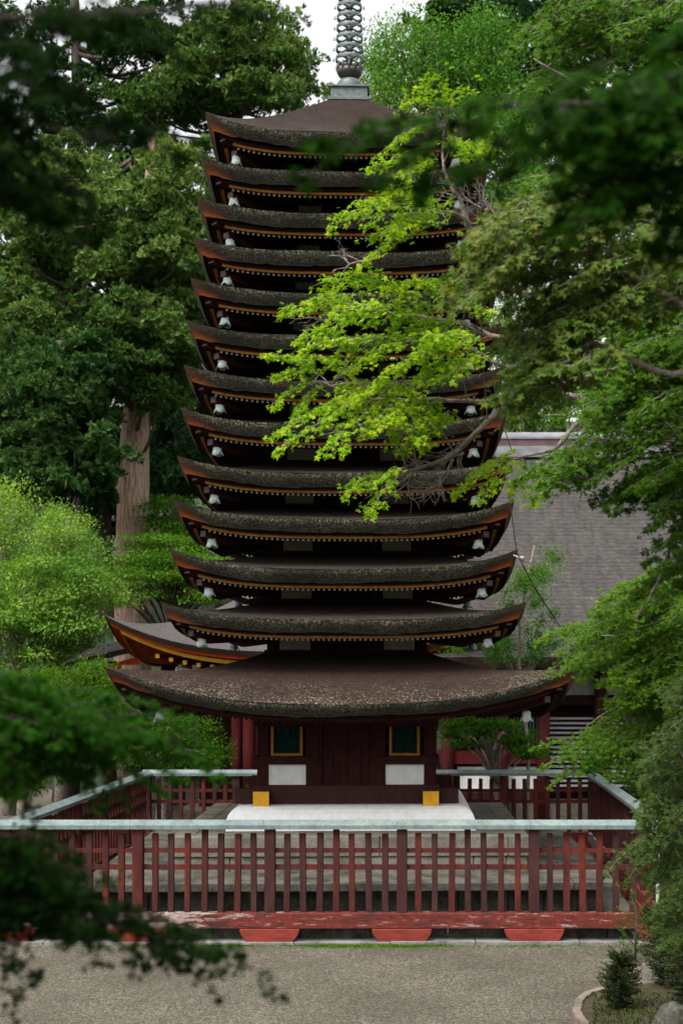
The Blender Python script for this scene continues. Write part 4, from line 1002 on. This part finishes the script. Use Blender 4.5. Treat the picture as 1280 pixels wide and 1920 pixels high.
# ---- maples: limbs run from the trunk to fans of twigs
def maple(label, base_px, d, top_py, rad, limbs, pads, mat, leaf, gap, cat='tree', tmpl=T_MAPLE, tw=.006, masses=(), mats=None, dens=1.0, bark='maplebark', droop=.3, group=None, lr=.42, fill=1.0):
    b = P(base_px, 0, d); b.z = ground_z(d) - .1
    e = tree('maple_tree', label, cat, b, group); mb = MB(); zt = P(0, top_py, d).z; H = zt - b.z
    pts = [Vector((.15 * math.sin(i * .8), .1 * math.sin(i * 1.1), H * i / 8)) for i in range(9)]
    mb.tube(pts, [rad * (1.3 - .9 * i / 8) for i in range(9)], 12, wob=.08); mb.build('trunk', M[bark], e)
    lm = MB(); anchors = [p + Vector((0, 0, 0)) for p in pts[3:]]
    for lim in limbs:
        pp = [P(*q) - b for q in lim]; st = min(pts[2:], key=lambda t: (t - pp[0]).length + max(0, t.z - pp[0].z) * .5)
        ctrl = [st] + pp; out = []
        for i in range(len(ctrl) - 1):
            p0 = ctrl[max(i - 1, 0)]; p1 = ctrl[i]; p2 = ctrl[i + 1]; p3 = ctrl[min(i + 2, len(ctrl) - 1)]
            for j in range(6):
                t = j / 6; out.append(.5 * ((2 * p1) + (p2 - p0) * t + (2 * p0 - 5 * p1 + 4 * p2 - p3) * t * t + (-p0 + 3 * p1 - 3 * p2 + p3) * t ** 3) + Vector((rnd.uniform(-1, 1), rnd.uniform(-1, 1), rnd.uniform(-1, 1))) * .008 * d / 10)
        out.append(ctrl[-1]); n_ = len(out); r0 = rad * lr
        lm.tube(out, [r0 * (1 - .85 * i / n_) for i in range(n_)], 8, wob=.1); anchors += out[::2]
    cl = Cloud(); tb = MB()
    allp = list(pads)
    for (cx, cy, rx, ry, n_, dd, ln, wd) in masses:
        for j in range(n_):
            a = rnd.uniform(0, 2 * math.pi); q = math.sqrt(rnd.random()); tx = cx + rx * q * math.cos(a); ty = cy + ry * q * math.sin(a); L_ = ln * rnd.uniform(.7, 1.2)
            an = rnd.uniform(-.55, .35); allp.append((tx + L_ * math.cos(an), ty - abs(L_) * .25 + L_ * math.sin(an) * .5, tx, ty, wd * rnd.uniform(.7, 1.2), dd + rnd.uniform(-.06, .06) * dd))
    for pd in allp:
        bx, by, tx, ty, wpx = pd[:5]; dd = pd[5] if len(pd) > 5 else d + rnd.uniform(-.35, .35)
        tint = pd[6] if len(pd) > 6 else rnd.uniform(.25, .65)
        B = P(bx, by, dd + rnd.uniform(.0, .04) * dd) - b; T = P(tx, ty, dd - rnd.uniform(0, .03) * dd) - b
        maple_pad(cl, tb, B, T, wpx / F * dd, leaf, gap, tw, tint, dens=dens, droop=droop, fill=fill)
        an_ = min(anchors, key=lambda t: (t - B).length)
        lm.tube(curve(an_, B, (0, 0, .05 * (an_ - B).length), 5), [tw * 2.2, tw * 2, tw * 1.7, tw * 1.5, tw * 1.3, tw * 1.1], 5, cap=False)
    lm.build('limbs', M[bark], e); tb.build('twigs', M[bark], e); cl.build('crown', M[mat], tmpl, e)
    print(label, 'leaves', sum(len(x) for x in cl.p)); return e

bright_pads = [
    (850, 400, 635, 378, 80), (820, 380, 690, 365, 60), (840, 420, 700, 425, 60), (770, 440, 685, 478, 45), (800, 400, 740, 420, 60),
    (840, 200, 800, 135, 60), (870, 230, 760, 175, 60), (880, 210, 870, 165, 40), (820, 300, 700, 300, 60), (800, 310, 730, 340, 50), (900, 300, 850, 250, 60), (910, 260, 890, 280, 60), (790, 240, 725, 270, 50),
    (760, 545, 610, 510, 70), (740, 560, 660, 500, 50), (720, 590, 560, 620, 55), (700, 575, 535, 562, 36, 11.3, .95), (640, 585, 533, 578, 30, 11.3, .95), (650, 570, 590, 545, 30, 11.3, .9),
    (780, 600, 640, 560, 80), (800, 620, 680, 660, 80), (820, 600, 720, 540, 80), (850, 610, 740, 590, 80), (760, 640, 650, 630, 60), (700, 640, 570, 640, 36), (680, 680, 610, 610, 60),
    (590, 700, 505, 650, 34, 11.2, .85), (600, 700, 540, 660, 30, 11.2, .85), (590, 715, 512, 690, 34, 11.2, .8), (580, 720, 520, 745, 30, 11.2, .8), (600, 725, 555, 765, 26, 11.2, .8), (640, 700, 580, 655, 30, 11.2, .8), (665, 700, 620, 668, 26, 11.2, .85), (640, 705, 660, 685, 22, 11.2, .8),
    (880, 650, 720, 680, 90), (900, 640, 800, 620, 90), (860, 680, 760, 720, 80), (920, 660, 830, 700, 70), (930, 600, 870, 560, 60), (900, 560, 800, 530, 70), (880, 540, 760, 520, 60), (860, 600, 800, 660, 80),
    (760, 730, 640, 710, 60), (740, 740, 600, 745, 60), (700, 750, 514, 795, 46), (690, 760, 525, 825, 40), (720, 760, 610, 830, 50), (760, 760, 690, 800, 60), (800, 760, 740, 830, 55), (820, 750, 770, 800, 60), (840, 770, 800, 830, 40), (780, 730, 700, 780, 70), (700, 730, 610, 780, 60), (820, 790, 760, 840, 30),
    (745, 890, 650, 915, 38), (740, 900, 690, 955, 34), (730, 895, 655, 900, 30), (750, 880, 710, 895, 24),
    (960, 850, 860, 905, 46, 11.3, .15), (980, 860, 900, 925, 40, 11.3, .1), (940, 870, 880, 890, 40, 11.3, .2), (990, 890, 960, 925, 30, 11.3, .1), (1020, 870, 1000, 930, 40, 11.3, .1),
]
rnd.seed(21); rng = np.random.default_rng(21)
limbs1 = [[(1180, 690, 11.0), (1040, 645, 11.3), (930, 632, 11.4), (860, 605, 11.5), (760, 592, 11.5), (690, 580, 11.4), (610, 588, 11.3)],
          [(1180, 760, 11.0), (1080, 745, 11.2), (990, 730, 11.4), (910, 752, 11.5), (800, 748, 11.5), (700, 748, 11.4), (590, 715, 11.2)],
          [(1060, 640, 11.3), (960, 690, 11.5), (850, 640, 11.6), (740, 645, 11.5)],
          [(1000, 560, 11.4), (930, 500, 11.5), (880, 430, 11.5), (860, 370, 11.5), (835, 330, 11.5), (830, 260, 11.6), (850, 190, 11.6)],
          [(930, 480, 11.5), (870, 410, 11.4), (800, 395, 11.3), (720, 385, 11.3)],
          [(980, 735, 11.4), (915, 790, 11.3), (850, 850, 11.2), (780, 880, 11.1), (740, 895, 11.1)],
          [(1100, 780, 11.2), (1040, 840, 11.2), (960, 860, 11.2)]]
maple('bright yellow green maple whose sunlit branches cross the middle of the pagoda', 1330, 10.8, 200, .17, limbs1, bright_pads, 'lf_bright', .036, .075, tw=.003, lr=.2, fill=1.15, group=None)

maple('olive green maple with soft drooping sprays right of the pagoda', 1420, 7.6, 150, .15,
      [[(1260, 560, 7.5), (1100, 480, 7.4), (960, 420, 7.4)], [(1260, 700, 7.6), (1100, 640, 7.5), (980, 640, 7.5)], [(1280, 430, 7.6), (1150, 400, 7.6)]],
      [], 'lf_soft', .040, .060, tmpl=T_MAPLE, tw=.003, lr=.16,
      masses=[(930, 440, 75, 50, 16, 7.3, 120, 60), (1010, 440, 110, 60, 20, 7.4, 130, 70), (890, 520, 80, 50, 14, 7.3, 110, 60), (1050, 560, 120, 70, 26, 7.5, 130, 70), (1000, 660, 80, 70, 22, 7.5, 120, 60), (960, 750, 40, 30, 6, 7.5, 100, 50), (1180, 500, 90, 110, 24, 7.7, 130, 70)])

maple('deep green maple forming the shady right edge of the view', 1500, 9.4, 50, .2,
      [[(1330, 800, 9.4), (1180, 850, 9.3), (1100, 900, 9.3)], [(1330, 620, 9.4), (1200, 600, 9.4)], [(1330, 1000, 9.4), (1270, 980, 9.4), (1240, 1080, 9.3), (1190, 1160, 9.3)], [(1330, 300, 9.4), (1150, 200, 9.4), (1000, 110, 9.4)]],
      [(1140, 880, 1090, 900, 50, 9.3), (1200, 900, 1110, 930, 50, 9.3), (1190, 870, 1130, 850, 50, 9.2), (1120, 850, 1040, 860, 34, 9.2), (1100, 870, 1010, 900, 34, 9.2)], 'lf_mid', .038, .062, tw=.003, lr=.16,
      masses=[(1190, 680, 110, 90, 34, 9.4, 130, 80), (1230, 820, 90, 80, 26, 9.3, 120, 80), (1250, 960, 50, 80, 14, 9.3, 100, 60), (1100, 760, 70, 40, 10, 9.3, 110, 60), (1080, 300, 110, 110, 26, 9.6, 130, 80), (1220, 300, 90, 130, 30, 9.6, 130, 80), (1230, 1080, 50, 50, 10, 9.3, 100, 50), (1150, 900, 60, 40, 12, 9.3, 110, 60), (1060, 860, 60, 25, 8, 9.3, 100, 50), (1010, 900, 50, 30, 5, 9.3, 80, 40)])

maple('green maple with rusty tinged tips at the top right', 1480, 10.2, -60, .16,
      [[(1300, 60, 10), (1150, 70, 10), (1060, 95, 10), (1000, 95, 10)], [(1300, 20, 10), (1120, 10, 10), (1040, 20, 10)]],
      [], 'lf_mid', .040, .065, tw=.003, lr=.16,
      masses=[(1060, 40, 80, 40, 18, 10, 120, 60), (1150, 90, 100, 70, 24, 10, 120, 70), (1000, 60, 50, 40, 8, 10, 90, 50), (1240, 60, 60, 90, 16, 10, 120, 60), (1030, 150, 70, 30, 9, 10, 100, 50)])

M['lf_green14'] = leaf_mat('lower maple leaf', (0.022, 0.068, 0.004), (0.058, 0.14, 0.008), (0.14, 0.24, 0.014), 0.4, noise_scale=1.4)
maple('lower green maple drooping over the right fence rail', 1400, 14.2, 900, .18,
      [[(1330, 1180, 14), (1260, 1080, 14), (1225, 1150, 14), (1190, 1185, 14)], [(1330, 1330, 14), (1200, 1310, 14), (1100, 1360, 14)], [(1330, 1250, 14), (1200, 1200, 14), (1100, 1190, 14)]],
      [(1100, 1180, 1015, 1180, 44, 14), (1120, 1200, 1030, 1250, 50, 14), (1110, 1190, 1060, 1170, 50, 14), (1110, 1400, 1005, 1385, 34, 14), (1120, 1420, 1015, 1425, 34, 14), (1080, 1430, 1035, 1465, 26, 14), (1160, 1390, 1060, 1395, 50, 14), (1100, 1440, 1050, 1450, 24, 14)], 'lf_green14', .036, .062, tw=.003, lr=.16, fill=.8,
      masses=[(1130, 1210, 80, 60, 34, 14, 100, 50), (1200, 1140, 80, 60, 26, 14, 90, 50), (1180, 1300, 70, 60, 30, 14, 100, 50), (1140, 1400, 70, 45, 30, 14, 90, 50), (1230, 1380, 60, 90, 34, 14, 90, 50), (1150, 1130, 60, 30, 12, 14, 90, 45), (1250, 1250, 50, 80, 22, 14, 90, 50), (1210, 1450, 40, 40, 12, 14, 80, 40)])
M['lf_shrubm'] = leaf_mat('dull maple leaf', (0.022, 0.045, 0.01), (0.045, 0.08, 0.016), (0.08, 0.13, 0.025), 0.3, noise_scale=2)
maple('dull green maple hanging low at the right edge over the fence corner', 1380, 12.2, 1150, .14,
      [[(1320, 1380, 12), (1250, 1420, 12)], [(1320, 1560, 12), (1260, 1600, 12)]], [(1230, 1560, 1160, 1600, 30, 12), (1220, 1570, 1130, 1630, 16, 12), (1220, 1600, 1170, 1650, 20, 12)], 'lf_shrubm', .034, .055, tw=.003, lr=.16,
      masses=[(1240, 1430, 45, 60, 20, 12, 70, 45), (1230, 1530, 45, 60, 24, 12, 70, 45), (1255, 1630, 30, 50, 14, 12, 60, 40), (1262, 1720, 30, 60, 16, 12, 60, 40), (1225, 1640, 25, 40, 6, 12, 60, 30), (1190, 1590, 25, 15, 5, 12, 60, 25), (1270, 1330, 30, 70, 10, 12, 60, 40)])

# ---- near trees, out of focus
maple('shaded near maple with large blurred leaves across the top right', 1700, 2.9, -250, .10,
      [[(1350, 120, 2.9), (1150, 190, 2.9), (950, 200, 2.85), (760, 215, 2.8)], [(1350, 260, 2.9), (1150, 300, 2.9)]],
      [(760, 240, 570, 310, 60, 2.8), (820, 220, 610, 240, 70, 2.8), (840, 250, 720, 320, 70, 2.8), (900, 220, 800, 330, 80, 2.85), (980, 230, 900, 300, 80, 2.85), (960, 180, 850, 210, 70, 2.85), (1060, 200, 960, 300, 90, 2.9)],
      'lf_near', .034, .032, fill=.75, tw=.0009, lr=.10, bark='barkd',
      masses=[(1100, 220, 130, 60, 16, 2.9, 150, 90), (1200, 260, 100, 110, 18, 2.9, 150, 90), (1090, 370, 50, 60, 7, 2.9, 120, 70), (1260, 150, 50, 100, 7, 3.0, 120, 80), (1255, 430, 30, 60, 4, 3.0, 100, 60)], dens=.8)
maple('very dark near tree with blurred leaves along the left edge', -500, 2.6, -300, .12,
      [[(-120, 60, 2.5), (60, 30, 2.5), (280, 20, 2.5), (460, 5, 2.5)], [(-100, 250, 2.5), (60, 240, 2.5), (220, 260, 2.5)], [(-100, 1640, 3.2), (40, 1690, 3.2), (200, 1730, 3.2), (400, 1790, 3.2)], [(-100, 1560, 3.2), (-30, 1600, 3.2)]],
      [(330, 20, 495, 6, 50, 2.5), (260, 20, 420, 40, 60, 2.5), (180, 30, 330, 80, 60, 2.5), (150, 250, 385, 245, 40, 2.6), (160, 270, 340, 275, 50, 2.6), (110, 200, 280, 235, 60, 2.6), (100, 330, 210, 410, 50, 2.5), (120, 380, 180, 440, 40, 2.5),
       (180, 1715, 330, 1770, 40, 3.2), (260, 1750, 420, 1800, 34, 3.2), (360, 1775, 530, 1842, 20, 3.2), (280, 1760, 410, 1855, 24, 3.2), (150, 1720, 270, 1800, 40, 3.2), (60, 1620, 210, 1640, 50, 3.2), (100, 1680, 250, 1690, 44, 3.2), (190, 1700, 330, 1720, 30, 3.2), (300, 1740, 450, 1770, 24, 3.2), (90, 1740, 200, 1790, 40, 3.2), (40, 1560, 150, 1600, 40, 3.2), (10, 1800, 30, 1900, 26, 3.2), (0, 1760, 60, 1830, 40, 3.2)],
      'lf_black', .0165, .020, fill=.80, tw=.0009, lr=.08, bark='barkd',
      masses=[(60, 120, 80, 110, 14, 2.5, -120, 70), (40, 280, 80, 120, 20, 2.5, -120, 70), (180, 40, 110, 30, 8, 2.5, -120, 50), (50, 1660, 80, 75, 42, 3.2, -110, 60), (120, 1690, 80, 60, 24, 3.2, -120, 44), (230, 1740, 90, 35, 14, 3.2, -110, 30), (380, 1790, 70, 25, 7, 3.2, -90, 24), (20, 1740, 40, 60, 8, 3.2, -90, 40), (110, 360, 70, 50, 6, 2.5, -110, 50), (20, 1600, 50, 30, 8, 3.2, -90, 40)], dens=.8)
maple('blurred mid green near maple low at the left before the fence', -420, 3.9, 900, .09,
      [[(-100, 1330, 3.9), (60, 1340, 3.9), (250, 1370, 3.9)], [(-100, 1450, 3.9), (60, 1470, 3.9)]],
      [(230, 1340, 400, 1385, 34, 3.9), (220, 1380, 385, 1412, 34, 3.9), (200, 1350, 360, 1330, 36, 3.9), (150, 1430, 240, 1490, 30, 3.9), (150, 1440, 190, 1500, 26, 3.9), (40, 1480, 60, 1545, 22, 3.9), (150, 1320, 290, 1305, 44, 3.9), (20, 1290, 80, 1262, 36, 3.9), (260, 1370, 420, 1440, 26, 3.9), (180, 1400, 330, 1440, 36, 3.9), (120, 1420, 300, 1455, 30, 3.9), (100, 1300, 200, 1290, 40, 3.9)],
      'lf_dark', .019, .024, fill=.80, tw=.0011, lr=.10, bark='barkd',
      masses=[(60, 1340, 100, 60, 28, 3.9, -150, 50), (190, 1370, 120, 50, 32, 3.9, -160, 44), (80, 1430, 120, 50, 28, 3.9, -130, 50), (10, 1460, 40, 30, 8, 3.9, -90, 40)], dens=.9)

# ---- bare twigs
def twigs(label, starts, depth, gens=4, L0=.35, seed=3):
    r = random.Random(seed); mb = MB(); b = P(*starts[0][0:2], depth); e = empty('dead_branch', b); tag(e, label, 'branch', 'bare dead branches among the maples')
    def grow(p, d, L, g, rad):
        q = p + d * L; m_ = (p + q) / 2 + Vector((r.uniform(-1, 1), r.uniform(-1, 1), r.uniform(-1, 1))) * L * .12
        mb.tube([p, m_, q], [rad, rad * .85, rad * .6], 4, cap=False)
        if g == 0: return
        for _ in range(3 if g > 1 else 2):
            nd = (d + Vector((r.uniform(-1, 1), r.uniform(-.6, .6), r.uniform(-.9, .7))) * .8).normalized(); grow(q if _ < 2 else m_, nd, L * r.uniform(.55, .85), g - 1, rad * .62)
    for (x0, y0, x1, y1) in starts:
        p = P(x0, y0, depth); q = P(x1, y1, depth); grow(p - b, (q - p).normalized(), (q - p).length * .5, gens, .011)
    mb.build('twigs', M['twig'], e)
twigs('tangle of bare grey twigs hanging under the bright maple before the eighth roof', [(905, 800, 830, 870), (870, 850, 780, 900), (850, 860, 800, 940), (830, 870, 740, 880)], 11.2, 4)
twigs('bare grey twig reaching left from the bright maple over middle eaves', [(690, 490, 620, 500), (640, 600, 560, 600)], 11.3, 3, seed=5)
twigs('pale bare twigs crossing the right ends of the upper roofs', [(930, 440, 880, 370), (940, 420, 900, 360), (900, 390, 840, 350)], 11.8, 4, seed=8)

# ---- bottom right: planter, shrub, stones
def on_ground(px, py):
    d = CZ * F / (py - VY); p = P(px, py, d); p.z = ground_z(d); return p, d
e = empty('brick_planter', on_ground(1160, 1900)[0]); L = e.location; tag(e, 'low planter ring of pale bricks around mossy soil in the bottom right corner', 'planter')
pp = [(1300, 1850), (1240, 1850), (1190, 1852), (1140, 1858), (1105, 1868), (1085, 1885), (1080, 1905), (1095, 1930), (1120, 1960), (1150, 1990)]
wp = [on_ground(*q)[0] - L for q in pp]; dist = 0; mb = MB()
for i in range(len(wp) - 1):
    a, b_ = wp[i], wp[i + 1]; n_ = max(1, int((b_ - a).length / .13)); dv = (b_ - a).normalized(); an = math.atan2(dv.y, dv.x)
    for j in range(n_):
        c_ = a + (b_ - a) * (j + .5) / n_; l_ = (b_ - a).length / n_
        mt = Matrix.Translation(c_ + Vector((0, 0, rnd.uniform(-.01, .01)))) @ Matrix.Rotation(an + rnd.uniform(-.08, .08), 4, 'Z') @ Matrix.Rotation(rnd.uniform(-.1, .1), 4, 'X')
        mb.box(-l_ / 2 + .004, l_ / 2 - .004, -.05, .05, -.05, .075, mat=mt)
mb.build('brick_edge', M['brick'], e, bevel=.01)
mb = MB(); vs = [Vector((q.x, q.y, .045)) for q in wp] + [Vector((wp[0].x + 1, wp[-1].y, .045))]; mb.add(vs + [Vector((v.x, v.y, -.05)) for v in vs], [tuple(range(len(vs)))]); mb.build('soil', M['soil'], e)
cl = Cloud(); n = 1500; xx = rng.uniform(1110, 1290, n); yy = rng.uniform(1868, 1930, n); dd = CZ * F / (yy - VY)
pos = np.stack([CX + (xx - VX) / F * dd, CY + dd, np.full(n, .05)], 1) - np.array(L)[None]
cl.add(pos, rv(n) * .7 + np.array([0, 0, 1.0]), rv(n), rng.uniform(.015, .05, n), rng.random(n)); cl.build('ground_moss', M['lf_shrub'], T_LEAF, e)
def small_shrub(label, px, py, d, H, Wd, n, mat, leaf, up=.3, seed=2):
    p = P(px, py, d); p.z = ground_z(d); e = tree('shrub', label, 'shrub', p); mb = MB(); cl = Cloud(); r = random.Random(seed)
    for j in range(n):
        a = r.uniform(0, 6.28); t = r.random(); z0_ = H * (.05 + .8 * t); ln = Wd * (.55 + 1.5 * t * (1 - t)) * (1.1 - .3 * t) * r.uniform(.5, 1)
        q0 = Vector((0, 0, z0_)); q1 = q0 + Vector((math.cos(a) * ln, math.sin(a) * ln, ln * up + r.uniform(-.05, .1)))
        mb.tube([q0, (q0 + q1) / 2 + Vector((0, 0, .02)), q1], [.006, .004, .002], 4, cap=False)
        m_ = 34; tt = rng.uniform(.2, 1, m_)[:, None]; ps = np.array(q0)[None] * (1 - tt) + np.array(q1)[None] * tt
        d_ = np.array((q1 - q0).normalized())[None] * .6 + rv(m_) * .6; cl.add(ps, d_, rv(m_), leaf * rng.uniform(.6, 1.2, m_), rng.random(m_))
    mb.tube([(0, 0, 0), (.02, 0, H * .5), (0, .02, H)], [.02, .014, .004], 6); mb.build('stem', M['barkd'], e); cl.build('foliage', M[mat], T_LEAF, e); return e
small_shrub('small dark conifer shrub growing in the brick planter', 1162, 1888, 17.4, .80, .34, 260, 'lf_shrub', .030, up=.25)
small_shrub('leafy shrub at the right edge beside the planter', 1250, 1850, 18.6, 1.15, .45, 260, 'lf_shrub', .034, up=.2, seed=5)
small_shrub('dark bush hugging the right edge above the grey rock', 1290, 1880, 17.6, 1.0, .42, 220, 'lf_shrub', .034, up=.2, seed=15)
small_shrub('thin wispy shrub between fence base and planter', 1190, 1800, 20.4, 1.0, .5, 26, 'lf_green14', .035, up=.9, seed=9)
small_shrub('low bush behind the planter under the fence end', 1230, 1770, 20.9, .75, .4, 90, 'lf_shrub', .045, seed=11)
# stone post and rough rock
p, d_ = on_ground(1272, 1800); e = empty('stone_marker', p); tag(e, 'square grey stone marker post at the right edge beside the fence', 'stone post')
mb = MB(); mb.box(-.10, .10, -.10, .10, -.05, .60); mb.build('shaft', M['stone'], e, bevel=.015)
mb = MB(); mb.box(-.15, .15, -.15, .15, .603, .80); mb.add([(-.15, -.15, .802), (.15, -.15, .802), (.15, .15, .802), (-.15, .15, .802), (0, 0, .90)], [(0, 1, 4), (1, 2, 4), (2, 3, 4), (3, 0, 4)]); mb.build('head', M['stone'], e, bevel=.012)
p, d_ = on_ground(1262, 1935); mb = MB()
rr = random.Random(4); vs = []; 
for i in range(5):
    for j in range(9):
        t = 6.283 * j / 9; r_ = (.24, .25, .22, .16, .05)[i] * rr.uniform(.85, 1.15); vs.append((math.cos(t) * r_ , math.sin(t) * r_ * .8, (-.05, .08, .2, .29, .33)[i] + rr.uniform(-.02, .02)))
mb.add(vs, [(i * 9 + j, i * 9 + (j + 1) % 9, i * 9 + 9 + (j + 1) % 9, i * 9 + 9 + j) for i in range(4) for j in range(9)] + [tuple(range(36, 45))])
o = mb.build('rock', M['slab'], loc=p, bevel=.02); tag(o, 'angular grey rock in the bottom right corner of the planter', 'rock')
p, d_ = on_ground(1232, 1790); mb = MB(); mb.tube([(0, 0, -.05), (0, 0, 1.45)], [.026, .026], 12); mb.tube([(0, 0, 1.45), (0, 0, 1.47)], [.03, .028], 12)
o = mb.build('thin_pole', M['dullwhite'], loc=p); tag(o, 'thin white pole standing before the right end of the front fence', 'pole')

# ---- unseen tree crowns added above and behind the eye point to shade the near leaves
def shade_canopy():
    for nm, lab, x_, y_ in (('broadleaf_tree', 'unseen tree added for shade, crown over the viewpoint from the left', -3.5, CY - 2), ('broadleaf_tree', 'unseen tree added for shade, crown over the viewpoint from the right', 6.5, CY - 1.5)):
        e = tree(nm, lab, 'tree', (x_, y_, 2.3)); mb = MB(); mb.tube([(0, 0, 0), (.1, 0, 3), (0, .1, 7)], [.25, .2, .1], 10); mb.build('trunk', M['barkd'], e)
        cl = Cloud()
        for j in range(70):
            c = (rnd.uniform(-3.2, 4.0) if x_ < 0 else rnd.uniform(-4.0, 3.2), rnd.uniform(-4, 3.6), rnd.uniform(5.0, 7.2))
            if c[1] > 1.5: c = (c[0], c[1], max(c[2], 5.6))
            blob(cl, c, (1.1, 1.0, .5), 130, .16)
        cl.build('crown', M['lf_mid'], T_LEAF, e)
shade_canopy()

def side_shade_trees():  # unseen trees added around the court to cut the side and sky light
    spots = [(-14, -21, 13, 'left', 'front'), (-15, -12, 14, 'left', 'middle'), (-17, -2, 15, 'left', 'far'), (12.5, -20, 17, 'right', 'front'), (12.5, -12, 19, 'right', 'middle'), (13.5, -3, 19, 'right', 'far'), (2, -38, 15, 'viewpoint', 'behind')]
    for x_, y_, H, a_, b_ in spots:
        e = tree('broadleaf_tree', f'unseen tall leafy tree added for shade outside the court on the {a_} side, {b_} one of the row' if a_ != 'viewpoint' else 'unseen tall leafy tree added for shade behind the viewpoint', 'tree', (x_, y_, 2.4 if y_ < -30 else 0)); mb = MB()
        mb.tube([(0, 0, 0), (.1, 0, H * .4), (0, .1, H * .9)], [.35, .28, .1], 10); mb.build('trunk', M['barkd'], e); cl = Cloud()
        for j in range(60):
            u = Vector((rnd.gauss(0, 1), rnd.gauss(0, 1), rnd.gauss(0, 1))).normalized() * rnd.uniform(.5, 1)
            blob(cl, (u.x * 3.6, u.y * 4.2, H * .6 + u.z * H * .36), (1.3, 1.3, .9), 90, .24)
        cl.build('crown', M['lf_mid'], T_LEAF, e)
side_shade_trees()
